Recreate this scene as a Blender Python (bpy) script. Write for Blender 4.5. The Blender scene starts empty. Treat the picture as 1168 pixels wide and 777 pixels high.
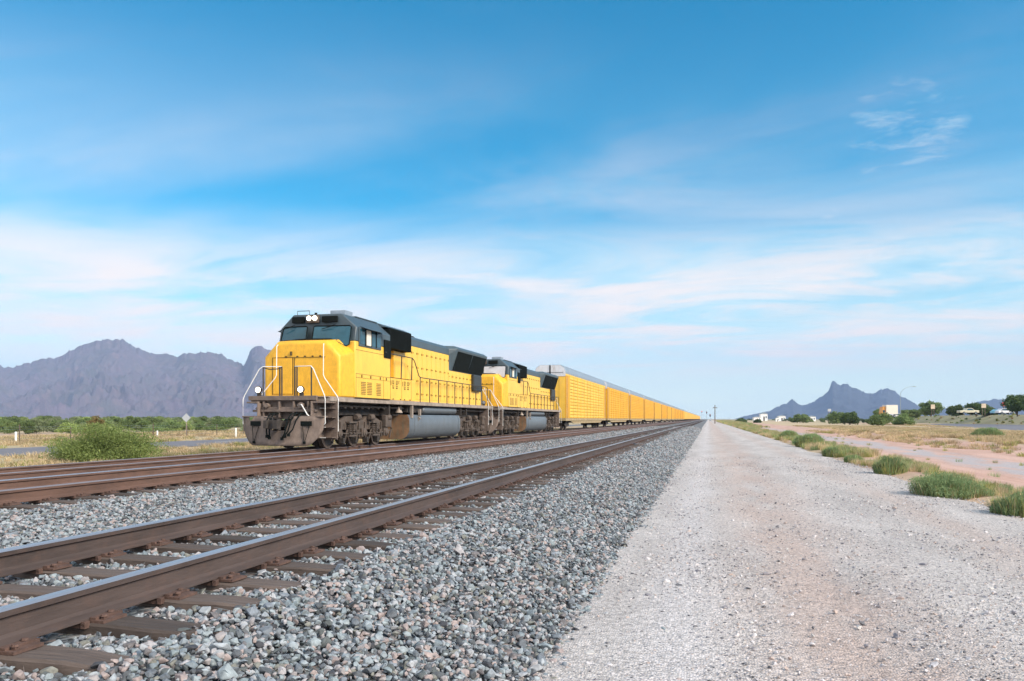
import bpy, bmesh, math, random
import numpy as np
from mathutils import Vector, noise as mn
R = math.radians
SC = bpy.context.scene
COL = SC.collection
random.seed(7); rng = np.random.default_rng(7)

# ------------------------------------------------------------------ camera, world, sun, exposure
FPX = 900.0; PSI = math.atan(224 / FPX); CS, SN = math.cos(PSI), math.sin(PSI); CAMZ = 1.6; HV = 478.0
cam = bpy.data.cameras.new('camera'); cam_o = bpy.data.objects.new('camera', cam); COL.objects.link(cam_o)
cam_o.location = (0, 0, CAMZ); cam_o.rotation_euler = (R(90), 0, PSI)
cam.sensor_width = 36; cam.lens = 36 * FPX / 1168; cam.shift_y = (HV - 388.5) / 1168
cam.clip_start = 0.05; cam.clip_end = 60000
SC.camera = cam_o

SUN_AZ, SUN_EL = 107.0, 34.0          # azimuth clockwise from +Y (along the track)
w = bpy.data.worlds.new('World'); SC.world = w; w.use_nodes = True
nt = w.node_tree; N = nt.nodes; L = nt.links; N.clear()
def wn(t, **k):
    n = N.new(t)
    for a, b in k.items(): setattr(n, a, b)
    return n
def wmath(op, a, b=None, c=None, clamp=False):
    n = wn('ShaderNodeMath', operation=op); n.use_clamp = clamp
    for i, x in enumerate((a, b, c)):
        if x is None: continue
        if isinstance(x, (int, float)): n.inputs[i].default_value = x
        else: L.new(x, n.inputs[i])
    return n.outputs[0]
def wramp(x, lo, hi, a=0.0, b=1.0):
    n = wn('ShaderNodeMapRange', interpolation_type='SMOOTHSTEP'); L.new(x, n.inputs[0])
    n.inputs[1].default_value = lo; n.inputs[2].default_value = hi; n.inputs[3].default_value = a; n.inputs[4].default_value = b
    return n.outputs[0]
sky = wn('ShaderNodeTexSky', sky_type='NISHITA'); sky.sun_disc = False
sky.sun_elevation = R(SUN_EL); sky.sun_rotation = R(SUN_AZ); sky.air_density = 1.0; sky.dust_density = 0.2; sky.ozone_density = 2.5
tc = wn('ShaderNodeTexCoord'); sp = wn('ShaderNodeSeparateXYZ'); L.new(tc.outputs['Generated'], sp.inputs[0])
X_, Y_, Z_ = sp.outputs
zc = wmath('ADD', wmath('MAXIMUM', Z_, 0.0), 0.07)
px = wmath('DIVIDE', X_, zc); py = wmath('DIVIDE', Y_, zc)
def wnoise(rot, sx, sy, scale, detail, rough, dist, off=0.0):
    cb = wn('ShaderNodeCombineXYZ'); L.new(px, cb.inputs[0]); L.new(py, cb.inputs[1]); cb.inputs[2].default_value = off
    mp = wn('ShaderNodeMapping'); mp.inputs['Rotation'].default_value = (0, 0, R(rot)); mp.inputs['Scale'].default_value = (sx, sy, 1)
    L.new(cb.outputs[0], mp.inputs[0])
    n = wn('ShaderNodeTexNoise'); n.inputs['Scale'].default_value = scale; n.inputs['Detail'].default_value = detail
    n.inputs['Roughness'].default_value = rough; n.inputs['Distortion'].default_value = dist
    L.new(mp.outputs[0], n.inputs['Vector']); return n.outputs[0]
n_big = wnoise(35, .8, 1.0, .40, 8, .52, .5, 5.3)
n_soft = wnoise(20, .7, 1.0, .55, 5, .5, .8, 12.3)
n_str = wnoise(50, .8, 1.4, .9, 10, .62, 1.2, 7.7)
n_wisp = wnoise(-35, .7, 1.6, 2.3, 8, .6, 1.4, 1.9)
band = wmath('MULTIPLY', wramp(Z_, .02, .09), wramp(Z_, .15, .27, 1.0, 0.0))
low = wmath('MULTIPLY', band, wramp(wmath('ADD', wmath('MULTIPLY', n_big, .6), wmath('MULTIPLY', n_str, .4)), .33, .58))
low = wmath('MULTIPLY', low, 1.0)
veil = wmath('MULTIPLY', wmath('MULTIPLY', wramp(n_big, .40, .72), wramp(n_str, .30, .70)), wramp(Z_, .16, .40, .48, .07))
wisp = wmath('MULTIPLY', wmath('MULTIPLY', wramp(n_wisp, .60, .78), wramp(n_big, .48, .62)), wramp(Z_, .12, .25, 0.0, .12))
back = wmath('MULTIPLY', wramp(Y_, .15, -.35), wramp(n_big, .30, .60, .45, .95))  # unseen, brighter clouds behind the camera, added for neutral fill light
def wspot(u, v, r_):
    dv = Vector(((u - 584) / FPX * CS - SN, (u - 584) / FPX * SN + CS, (HV - v) / FPX)).normalized()
    q = wn('ShaderNodeVectorMath', operation='DOT_PRODUCT'); L.new(tc.outputs['Generated'], q.inputs[0]); q.inputs[1].default_value = dv
    return wramp(q.outputs['Value'], math.cos(r_ * 1.0), math.cos(r_ * .2))
_mp = wn('ShaderNodeMapping'); _mp.inputs['Rotation'].default_value = (0, R(-28), PSI); _mp.inputs['Scale'].default_value = (1, 1, 4.2); L.new(tc.outputs['Generated'], _mp.inputs[0])
_nf = wn('ShaderNodeTexNoise'); _nf.inputs['Scale'].default_value = 13; _nf.inputs['Detail'].default_value = 10; _nf.inputs['Roughness'].default_value = .66; _nf.inputs['Distortion'].default_value = .35; L.new(_mp.outputs[0], _nf.inputs['Vector']); n_fine = _nf.outputs[0]
spots = wmath('MAXIMUM', wmath('MAXIMUM', wspot(1030, 150, .075), wspot(943, 240, .035)), wmath('MAXIMUM', wspot(1070, 138, .04), wspot(1000, 172, .04)))
veil = wmath('MAXIMUM', veil, wmath('MULTIPLY', wmath('MULTIPLY', wramp(n_soft, .36, .66), wramp(n_str, .25, .75, .55, 1.0)), wramp(Z_, .22, .48, .44, .0)))
spots = wmath('MULTIPLY', spots, wramp(n_fine, .36, .80, 0.0, .55))
wisp = wmath('MAXIMUM', wisp, spots)
cl = wmath('MAXIMUM', wmath('MAXIMUM', wmath('MAXIMUM', low, veil), wisp), back, clamp=True)
haze_f = wramp(Z_, -.02, .28, .92, 0.0)
hs = wn('ShaderNodeHueSaturation'); hs.inputs['Hue'].default_value = .480; hs.inputs['Saturation'].default_value = 2.15; hs.inputs['Value'].default_value = .82
L.new(sky.outputs[0], hs.inputs['Color'])
def wmix(f, a, b):
    n = wn('ShaderNodeMix', data_type='RGBA'); L.new(f, n.inputs[0])
    for i, x in ((6, a), (7, b)):
        if isinstance(x, tuple): n.inputs[i].default_value = x
        else: L.new(x, n.inputs[i])
    return n.outputs[2]
c1 = wmix(haze_f, hs.outputs[0], (4.6, 5.6, 5.5, 1))
warm = wmath('MAXIMUM', wmath('MULTIPLY', wramp(n_str, .36, .60), wramp(Z_, .02, .09)), wspot(270, 350, .45), clamp=True)
ccol = wmix(back, wmix(warm, (3.8, 4.9, 5.2, 1), (5.4, 4.9, 4.65, 1)), (7.6, 7.6, 7.8, 1))
c2 = wmix(cl, c1, ccol)
bg = wn('ShaderNodeBackground'); bg.inputs['Strength'].default_value = 0.10; L.new(c2, bg.inputs['Color'])
wo = wn('ShaderNodeOutputWorld'); L.new(bg.outputs[0], wo.inputs['Surface'])

sun = bpy.data.lights.new('sun', 'SUN'); sun_o = bpy.data.objects.new('sun', sun); COL.objects.link(sun_o)
sun.energy = 2.6; sun.angle = R(22); sun.color = (1, .88, .74)
sd = Vector((math.sin(R(SUN_AZ)) * math.cos(R(SUN_EL)), math.cos(R(SUN_AZ)) * math.cos(R(SUN_EL)), math.sin(R(SUN_EL))))
sun_o.rotation_euler = sd.to_track_quat('Z', 'Y').to_euler(); sun_o.location = sd * 50

vs = SC.view_settings; vs.view_transform = 'Standard'; vs.look = 'None'; vs.exposure = 1.12; vs.gamma = 1; vs.use_curve_mapping = False
SC.render.engine = 'CYCLES'; SC.cycles.use_denoising = True; SC.cycles.max_bounces = 6; SC.cycles.transparent_max_bounces = 8
SC.cycles.volume_bounces = 0; SC.cycles.volume_step_rate = 10

# ------------------------------------------------------------------ helpers
def W(u, d, z=0.0):
    lat = (u - 584) / FPX * d
    return Vector((lat * CS - d * SN, lat * SN + d * CS, z))
def G(u, v, z=0.0): return W(u, FPX * (CAMZ - z) / (v - HV), z)
def in_view(P, m=1.0):
    d = -P[:, 0] * SN + P[:, 1] * CS; lat = P[:, 0] * CS + P[:, 1] * SN
    u = 584 + FPX * lat / np.maximum(d, .01)
    return (d > 2.2) & (u > -60 - m * 400 / np.maximum(d, 1)) & (u < 1228 + m * 400 / np.maximum(d, 1)) & (HV + FPX * (CAMZ - P[:, 2]) / np.maximum(d, .01) < 860)

def mat(name, col, rough=.6, metal=0.0, var=.15, scale=3.0, col2=None, bump=0.0, bscale=40, spec=.5, dirt=None, dirt_amt=.4, stretch=(1, 1, 1), coat=0, coords='Object', rnd=0.0):
    m = bpy.data.materials.new(name); m.use_nodes = True
    n = m.node_tree.nodes; l = m.node_tree.links; b = n['Principled BSDF']
    b.inputs['Roughness'].default_value = rough; b.inputs['Metallic'].default_value = metal; b.inputs['Specular IOR Level'].default_value = spec
    b.inputs['Coat Weight'].default_value = coat
    t = n.new('ShaderNodeTexCoord'); mp = n.new('ShaderNodeMapping'); mp.inputs['Scale'].default_value = stretch
    l.new(t.outputs[coords], mp.inputs[0])
    nz = n.new('ShaderNodeTexNoise'); nz.inputs['Scale'].default_value = scale; nz.inputs['Detail'].default_value = 8; nz.inputs['Roughness'].default_value = .65
    l.new(mp.outputs[0], nz.inputs['Vector'])
    rp = n.new('ShaderNodeValToRGB'); l.new(nz.outputs[0], rp.inputs[0])
    c2 = col2 or tuple(max(0, c * (1 - var)) for c in col); c1 = col if col2 else tuple(min(1, c * (1 + var * .6)) for c in col)
    rp.color_ramp.elements[0].position = .32; rp.color_ramp.elements[1].position = .68
    rp.color_ramp.elements[0].color = (*c2, 1); rp.color_ramp.elements[1].color = (*c1, 1)
    out = rp.outputs[0]
    if dirt:
        n2 = n.new('ShaderNodeTexNoise'); n2.inputs['Scale'].default_value = scale * 2.7; n2.inputs['Detail'].default_value = 10; n2.inputs['Roughness'].default_value = .7
        mp2 = n.new('ShaderNodeMapping'); mp2.inputs['Scale'].default_value = (stretch[0] * 1.5, stretch[1] * 1.5, stretch[2] * .35); l.new(t.outputs[coords], mp2.inputs[0]); l.new(mp2.outputs[0], n2.inputs['Vector'])
        mr = n.new('ShaderNodeMapRange'); mr.inputs[1].default_value = .5; mr.inputs[2].default_value = .75; mr.inputs[4].default_value = dirt_amt; l.new(n2.outputs[0], mr.inputs[0])
        mx = n.new('ShaderNodeMix'); mx.data_type = 'RGBA'; l.new(mr.outputs[0], mx.inputs[0]); l.new(out, mx.inputs[6]); mx.inputs[7].default_value = (*dirt, 1); out = mx.outputs[2]
    if rnd:
        oi = n.new('ShaderNodeObjectInfo'); mr = n.new('ShaderNodeMapRange'); mr.inputs[3].default_value = 1 - rnd; mr.inputs[4].default_value = 1 + rnd * .5; l.new(oi.outputs['Random'], mr.inputs[0])
        mx = n.new('ShaderNodeVectorMath'); mx.operation = 'SCALE'; l.new(out, mx.inputs[0]); l.new(mr.outputs[0], mx.inputs['Scale']); out = mx.outputs[0]
    l.new(out, b.inputs['Base Color'])
    if bump:
        nb = n.new('ShaderNodeTexNoise'); nb.inputs['Scale'].default_value = bscale; nb.inputs['Detail'].default_value = 6; l.new(mp.outputs[0], nb.inputs['Vector'])
        bp = n.new('ShaderNodeBump'); bp.inputs['Strength'].default_value = bump; bp.inputs['Distance'].default_value = .02; l.new(nb.outputs[0], bp.inputs['Height']); l.new(bp.outputs[0], b.inputs['Normal'])
    return m
def emit(name, col, s):
    m = bpy.data.materials.new(name); m.use_nodes = True; b = m.node_tree.nodes['Principled BSDF']
    b.inputs['Base Color'].default_value = (*col, 1); b.inputs['Emission Color'].default_value = (*col, 1); b.inputs['Emission Strength'].default_value = s
    return m

class MB:
    def __init__(s): s.v = []; s.f = []; s.m = []
    def add(s, vs_, fs, m=0):
        o = len(s.v); s.v += [tuple(p) for p in vs_]; s.f += [tuple(i + o for i in f) for f in fs]; s.m += [m] * len(fs); return s
    def box(s, x0, x1, y0, y1, z0, z1, m=0):
        if x0 > x1: x0, x1 = x1, x0
        return s.add([(x0, y0, z0), (x1, y0, z0), (x1, y1, z0), (x0, y1, z0), (x0, y0, z1), (x1, y0, z1), (x1, y1, z1), (x0, y1, z1)],
              [(0, 3, 2, 1), (4, 5, 6, 7), (0, 1, 5, 4), (1, 2, 6, 5), (2, 3, 7, 6), (3, 0, 4, 7)], m)
    def loft(s, rings, m=0, caps=True, closed=True):
        n = len(rings[0]); fs = []
        for k in range(len(rings) - 1):
            for i in range(n if closed else n - 1):
                j = (i + 1) % n; fs.append((k * n + i, k * n + j, (k + 1) * n + j, (k + 1) * n + i))
        if caps: fs += [tuple(range(n))[::-1], tuple((len(rings) - 1) * n + i for i in range(n))]
        return s.add([p for r in rings for p in r], fs, m)
    def cyl(s, p0, p1, r0, r1=None, n=12, m=0, caps=True):
        p0, p1 = Vector(p0), Vector(p1); r1 = r0 if r1 is None else r1
        q = (p1 - p0).to_track_quat('Z', 'Y'); rings = []
        for p, r in ((p0, r0), (p1, r1)):
            rings.append([p + q @ Vector((r * math.cos(2 * math.pi * i / n), r * math.sin(2 * math.pi * i / n), 0)) for i in range(n)])
        return s.loft(rings, m, caps)
    def lathe(s, c, axis, prof, n=20, m=0):   # prof: (along, radius)
        c = Vector(c); q = Vector(axis).to_track_quat('Z', 'Y')
        return s.loft([[c + q @ Vector((r * math.cos(2 * math.pi * i / n), r * math.sin(2 * math.pi * i / n), a)) for i in range(n)] for a, r in prof], m)
    def tube(s, pts, r, n=8, m=0):
        pts = [Vector(p) for p in pts]; rings = []
        for i, p in enumerate(pts):
            a = (pts[min(i + 1, len(pts) - 1)] - pts[max(i - 1, 0)]).normalized()
            q = a.to_track_quat('Z', 'Y')
            rings.append([p + q @ Vector((r * math.cos(2 * math.pi * k / n), r * math.sin(2 * math.pi * k / n), 0)) for k in range(n)])
        return s.loft(rings, m)
    def prism_x(s, poly, x0, x1, m=0):  # poly (y,z)
        return s.loft([[(x0, y, z) for y, z in poly], [(x1, y, z) for y, z in poly]], m)
    def prism_y(s, poly, y0, y1, m=0):  # poly (x,z)
        return s.loft([[(x, y0, z) for x, z in poly], [(x, y1, z) for x, z in poly]], m)

def obj(name, mb, mats, parent=None, bevel=0, smooth=False, seg=2, loc=None, link=True):
    me = bpy.data.meshes.new(name)
    if isinstance(mb, MB):
        me.from_pydata(mb.v, [], mb.f)
        if any(mb.m): me.polygons.foreach_set('material_index', mb.m)
        bm = bmesh.new(); bm.from_mesh(me); bmesh.ops.recalc_face_normals(bm, faces=bm.faces); bm.to_mesh(me); bm.free()
    else:
        V, F = mb; me.from_pydata(V.tolist() if hasattr(V, 'tolist') else V, [], F.tolist() if hasattr(F, 'tolist') else F)
    for m in (mats if isinstance(mats, (list, tuple)) else [mats]): me.materials.append(m)
    if smooth:
        me.polygons.foreach_set('use_smooth', [True] * len(me.polygons))
        if smooth != 'all': me.set_sharp_from_angle(angle=R(38))
    o = bpy.data.objects.new(name, me)
    if link: COL.objects.link(o)
    if parent: o.parent = parent
    if loc is not None: o.location = loc
    if bevel:
        b = o.modifiers.new('bevel', 'BEVEL'); b.width = bevel; b.segments = seg; b.limit_method = 'ANGLE'; b.angle_limit = R(35)
    return o
def thing(name, label, cat, loc=(0, 0, 0), rz=0, group=None):
    o = bpy.data.objects.new(name, None); COL.objects.link(o); o.location = loc; o.rotation_euler = (0, 0, rz); o.empty_display_size = .3
    return tag(o, label, cat, group)
def tag(o, label, cat, group=None):
    o['label'] = label; o['category'] = cat
    if group: o['group'] = group
    return o
def struct(o, kind='structure', label=None):
    o['kind'] = kind
    if label: o['label'] = label
    return o
def copy_tree(o, parent=None, mesh_map=None):
    c = o.copy(); COL.objects.link(c)
    if parent: c.parent = parent
    for ch in list(o.children): copy_tree(ch, c)
    return c

# scatter of real meshes by geometry nodes (only for uncountable stuff)
def scatter(name, P, rot, scl, variants, label, cat=None):
    me = bpy.data.meshes.new(name); me.vertices.add(len(P)); me.vertices.foreach_set('co', np.asarray(P, dtype=np.float32).ravel())
    a = me.attributes.new('rot', 'FLOAT_VECTOR', 'POINT'); a.data.foreach_set('vector', np.asarray(rot, dtype=np.float32).ravel())
    a = me.attributes.new('scl', 'FLOAT_VECTOR', 'POINT'); a.data.foreach_set('vector', np.asarray(scl, dtype=np.float32).ravel())
    a = me.attributes.new('idx', 'INT', 'POINT'); a.data.foreach_set('value', rng.integers(0, len(variants), len(P)).astype(np.int32))
    o = bpy.data.objects.new(name, me); COL.objects.link(o)
    cl_ = bpy.data.collections.new(name + '_kinds')
    for v in variants: cl_.objects.link(v)
    ng = bpy.data.node_groups.new(name + '_spread', 'GeometryNodeTree')
    ng.interface.new_socket('Geometry', in_out='INPUT', socket_type='NodeSocketGeometry'); ng.interface.new_socket('Geometry', in_out='OUTPUT', socket_type='NodeSocketGeometry')
    gi = ng.nodes.new('NodeGroupInput'); go = ng.nodes.new('NodeGroupOutput')
    ip = ng.nodes.new('GeometryNodeInstanceOnPoints'); ci = ng.nodes.new('GeometryNodeCollectionInfo')
    ci.inputs['Collection'].default_value = cl_; ci.inputs['Separate Children'].default_value = True; ci.inputs['Reset Children'].default_value = True
    def na(nm, ty):
        q = ng.nodes.new('GeometryNodeInputNamedAttribute'); q.data_type = ty; q.inputs['Name'].default_value = nm
        return [s_ for s_ in q.outputs if s_.name == 'Attribute' and s_.enabled][0]
    k = ng.links.new; k(gi.outputs[0], ip.inputs['Points']); k(ci.outputs[0], ip.inputs['Instance'])
    ip.inputs['Pick Instance'].default_value = True; k(na('idx', 'INT'), ip.inputs['Instance Index'])
    k(na('rot', 'FLOAT_VECTOR'), ip.inputs['Rotation']); k(na('scl', 'FLOAT_VECTOR'), ip.inputs['Scale'])
    k(ip.outputs[0], go.inputs[0])
    md = o.modifiers.new('spread', 'NODES'); md.node_group = ng
    o['kind'] = 'stuff'; o['label'] = label
    if cat: o['category'] = cat
    return o

# ------------------------------------------------------------------ materials
M = {}
M['yellow'] = mat('yellow_paint', (.88, .53, .065), .38, var=.10, scale=1.3, dirt=(.42, .24, .06), dirt_amt=.35, spec=.5, bump=.05, bscale=9)
M['nosep'] = mat('shaded_spattered_nose_paint', (.86, .46, .03), .5, var=.14, scale=5, dirt=(.50, .26, .04), dirt_amt=.6, bump=.05, bscale=9)  # front's shade put in as deeper orange, plus real bug spatter
M['rack1'] = mat('pale_yellow_paint', (.86, .53, .07), .5, var=.14, scale=.5, dirt=(.5, .3, .1), dirt_amt=.45)
M['rack2'] = mat('orange_yellow_paint', (.84, .44, .02), .5, var=.18, scale=.6, dirt=(.5, .25, .05), dirt_amt=.5)
M['rack3'] = mat('mid_yellow_paint', (.85, .47, .03), .5, var=.16, scale=.5, dirt=(.48, .27, .07), dirt_amt=.45)
M['grey'] = mat('grey_roof_paint', (.062, .092, .112), .45, var=.15, scale=2, dirt=(.06, .055, .05), dirt_amt=.5)
M['black'] = mat('black_grille', (.009, .012, .012), .9, var=.3, scale=4, spec=.1)
M['grime'] = mat('grimy_steel', (.095, .075, .062), .8, var=.35, scale=4, dirt=(.19, .11, .07), dirt_amt=.55, bump=.5, bscale=22)
M['plow'] = mat('plow_steel', (.19, .145, .12), .8, var=.35, scale=3, dirt=(.08, .06, .05), dirt_amt=.8, bump=.2, bscale=18)
M['dgrime'] = mat('dark_grimy_steel', (.045, .038, .034), .8, var=.4, scale=5, dirt=(.13, .09, .06), dirt_amt=.4, bump=.25, bscale=30)
M['sill'] = mat('dirty_sill_paint', (.34, .28, .23), .7, var=.3, scale=3, dirt=(.12, .09, .07), dirt_amt=.6)
M['tank'] = mat('tank_paint', (.15, .17, .19), .38, metal=.25, var=.15, scale=1.4, dirt=(.1, .085, .07), dirt_amt=.5)
M['tankend'] = mat('tank_end_rust', (.30, .17, .09), .8, var=.4, scale=2, dirt=(.16, .17, .12), dirt_amt=.8)
M['glass'] = mat('cab_glass', (.02, .085, .125), .08, var=.3, scale=1.2, spec=.45)
M['white'] = mat('white_paint', (.8, .8, .78), .5, var=.06)
M['cream'] = mat('cream_blind', (.75, .7, .6), .7, var=.06)
M['lamp'] = emit('lit_lamp', (1, .93, .78), 1.6)
M['steel'] = mat('wheel_steel', (.16, .12, .10), .6, metal=.4, var=.4, scale=6)
M['seam'] = mat('dark_seam', (.09, .06, .02), .8, var=.2)
M['bay'] = mat('orange_end_bay_paint', (.66, .33, .018), .55, var=.15, scale=1)
M['rackseam'] = mat('panel_gap', (.42, .25, .04), .8, var=.3)
M['dkrail'] = mat('dark_handrail', (.05, .045, .04), .6, var=.2)
M['railtop'] = mat('polished_rail_head', (.45, .44, .46), .36, metal=.7, var=.12, scale=4, stretch=(1, .03, 1), dirt=(.45, .48, .55), dirt_amt=.5)
M['railgrey'] = mat('dull_rail_head', (.30, .27, .28), .45, metal=.5, var=.2, scale=4, stretch=(1, .03, 1))
M['rust'] = mat('rail_rust', (.135, .076, .056), .78, var=.35, scale=5, stretch=(1, .25, 1), dirt=(.085, .055, .045), dirt_amt=.7, bump=.3, bscale=30)
M['rust2'] = mat('rail_rust_dark', (.075, .054, .048), .72, var=.35, scale=5, stretch=(1, .2, 1), dirt=(.13, .075, .055), dirt_amt=.6, bump=.3, bscale=30)
M['tie'] = mat('weathered_tie_wood', (.115, .088, .075), .9, var=.4, scale=7, stretch=(.25, 3, 1), dirt=(.06, .045, .04), dirt_amt=.8, bump=.9, bscale=14, rnd=.45)
M['plate'] = mat('rusty_tie_plate', (.11, .064, .05), .85, var=.35, scale=12, bump=.4, bscale=40)
M['roofg'] = mat('galvanised_roof', (.30, .36, .42), .45, metal=.35, var=.12, scale=1.5, dirt=(.2, .2, .2), dirt_amt=.4)
M['rackend'] = mat('rack_end_grey', (.66, .68, .72), .6, var=.12, scale=1.2, dirt=(.3, .22, .15), dirt_amt=.5)
M['bark'] = mat('bark', (.13, .095, .07), .9, var=.3, scale=8, bump=.5)
M['asphalt'] = mat('asphalt', (.17, .165, .18), .85, var=.12, scale=.6, bump=.3, bscale=60)
M['paint'] = mat('road_line_paint', (.7, .68, .6), .7, var=.15, scale=3)

def stone_mat(name, cols, gain=1.0, pos=None):
    m = bpy.data.materials.new(name); m.use_nodes = True; n = m.node_tree.nodes; l = m.node_tree.links; b = n['Principled BSDF']
    oi = n.new('ShaderNodeObjectInfo'); rp = n.new('ShaderNodeValToRGB'); l.new(oi.outputs['Random'], rp.inputs[0]); cr = rp.color_ramp; cr.interpolation = 'CONSTANT'
    while len(cr.elements) < len(cols): cr.elements.new(.5)
    for i, c in enumerate(cols):
        cr.elements[i].position = i / len(cols); cr.elements[i].color = (*[min(1, q * gain) for q in c], 1)
    t = n.new('ShaderNodeTexCoord'); nz = n.new('ShaderNodeTexNoise'); nz.inputs['Scale'].default_value = 1.6; nz.inputs['Detail'].default_value = 6; l.new(t.outputs['Object'], nz.inputs['Vector'])
    mr = n.new('ShaderNodeMapRange'); mr.inputs[1].default_value = .3; mr.inputs[2].default_value = .7; mr.inputs[3].default_value = .72; mr.inputs[4].default_value = 1.25; l.new(nz.outputs[0], mr.inputs[0])
    vm = n.new('ShaderNodeVectorMath'); vm.operation = 'SCALE'; l.new(rp.outputs[0], vm.inputs[0]); l.new(mr.outputs[0], vm.inputs['Scale']); l.new(vm.outputs[0], b.inputs['Base Color'])
    b.inputs['Roughness'].default_value = .82
    return m
PAL = [tuple(x * k * .86 for x, k in zip(c, (1.0, .97, 1.0))) for c in [(.20, .25, .27), (.32, .38, .40), (.09, .105, .115), (.38, .41, .42), (.15, .18, .20), (.26, .31, .33), (.38, .325, .30), (.055, .06, .068), (.24, .30, .31), (.36, .41, .43),
       (.17, .20, .22), (.17, .165, .165), (.40, .40, .40), (.12, .14, .155), (.23, .27, .30), (.34, .29, .27), (.10, .12, .12), (.30, .36, .37), (.21, .22, .19), (.36, .345, .335)]]
M['stone'] = stone_mat('ballast_stone', PAL)
PAL2 = [(.58, .55, .55), (.46, .43, .43), (.55, .52, .52), (.22, .21, .23), (.45, .36, .32), (.12, .12, .13), (.48, .46, .47), (.30, .29, .31), (.50, .48, .46), (.40, .38, .39)]
M['pebble'] = stone_mat('road_pebble', PAL2)

def cells_mat(name, palette, scale, base_mix=None, mixf=0.0, bump=1.0, bdist=.03):
    m = bpy.data.materials.new(name); m.use_nodes = True; n = m.node_tree.nodes; l = m.node_tree.links; b = n['Principled BSDF']; b.inputs['Roughness'].default_value = .9
    t = n.new('ShaderNodeTexCoord'); vo = n.new('ShaderNodeTexVoronoi'); vo.inputs['Scale'].default_value = scale; l.new(t.outputs['Object'], vo.inputs['Vector'])
    bw = n.new('ShaderNodeSeparateColor'); l.new(vo.outputs['Color'], bw.inputs[0])
    rp = n.new('ShaderNodeValToRGB'); cr = rp.color_ramp; cr.interpolation = 'CONSTANT'
    while len(cr.elements) < len(palette): cr.elements.new(.5)
    for i, c in enumerate(palette): cr.elements[i].position = i / len(palette); cr.elements[i].color = (*c, 1)
    l.new(bw.outputs[0], rp.inputs[0])
    bp = n.new('ShaderNodeBump'); bp.inputs['Strength'].default_value = bump; bp.inputs['Distance'].default_value = bdist; bp.invert = True
    l.new(vo.outputs['Distance'], bp.inputs['Height']); l.new(bp.outputs[0], b.inputs['Normal'])
    l.new(rp.outputs[0], b.inputs['Base Color']); return m
M['bed'] = cells_mat('ballast_bed', [tuple(x * .62 for x in c) for c in PAL], 21)

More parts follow.
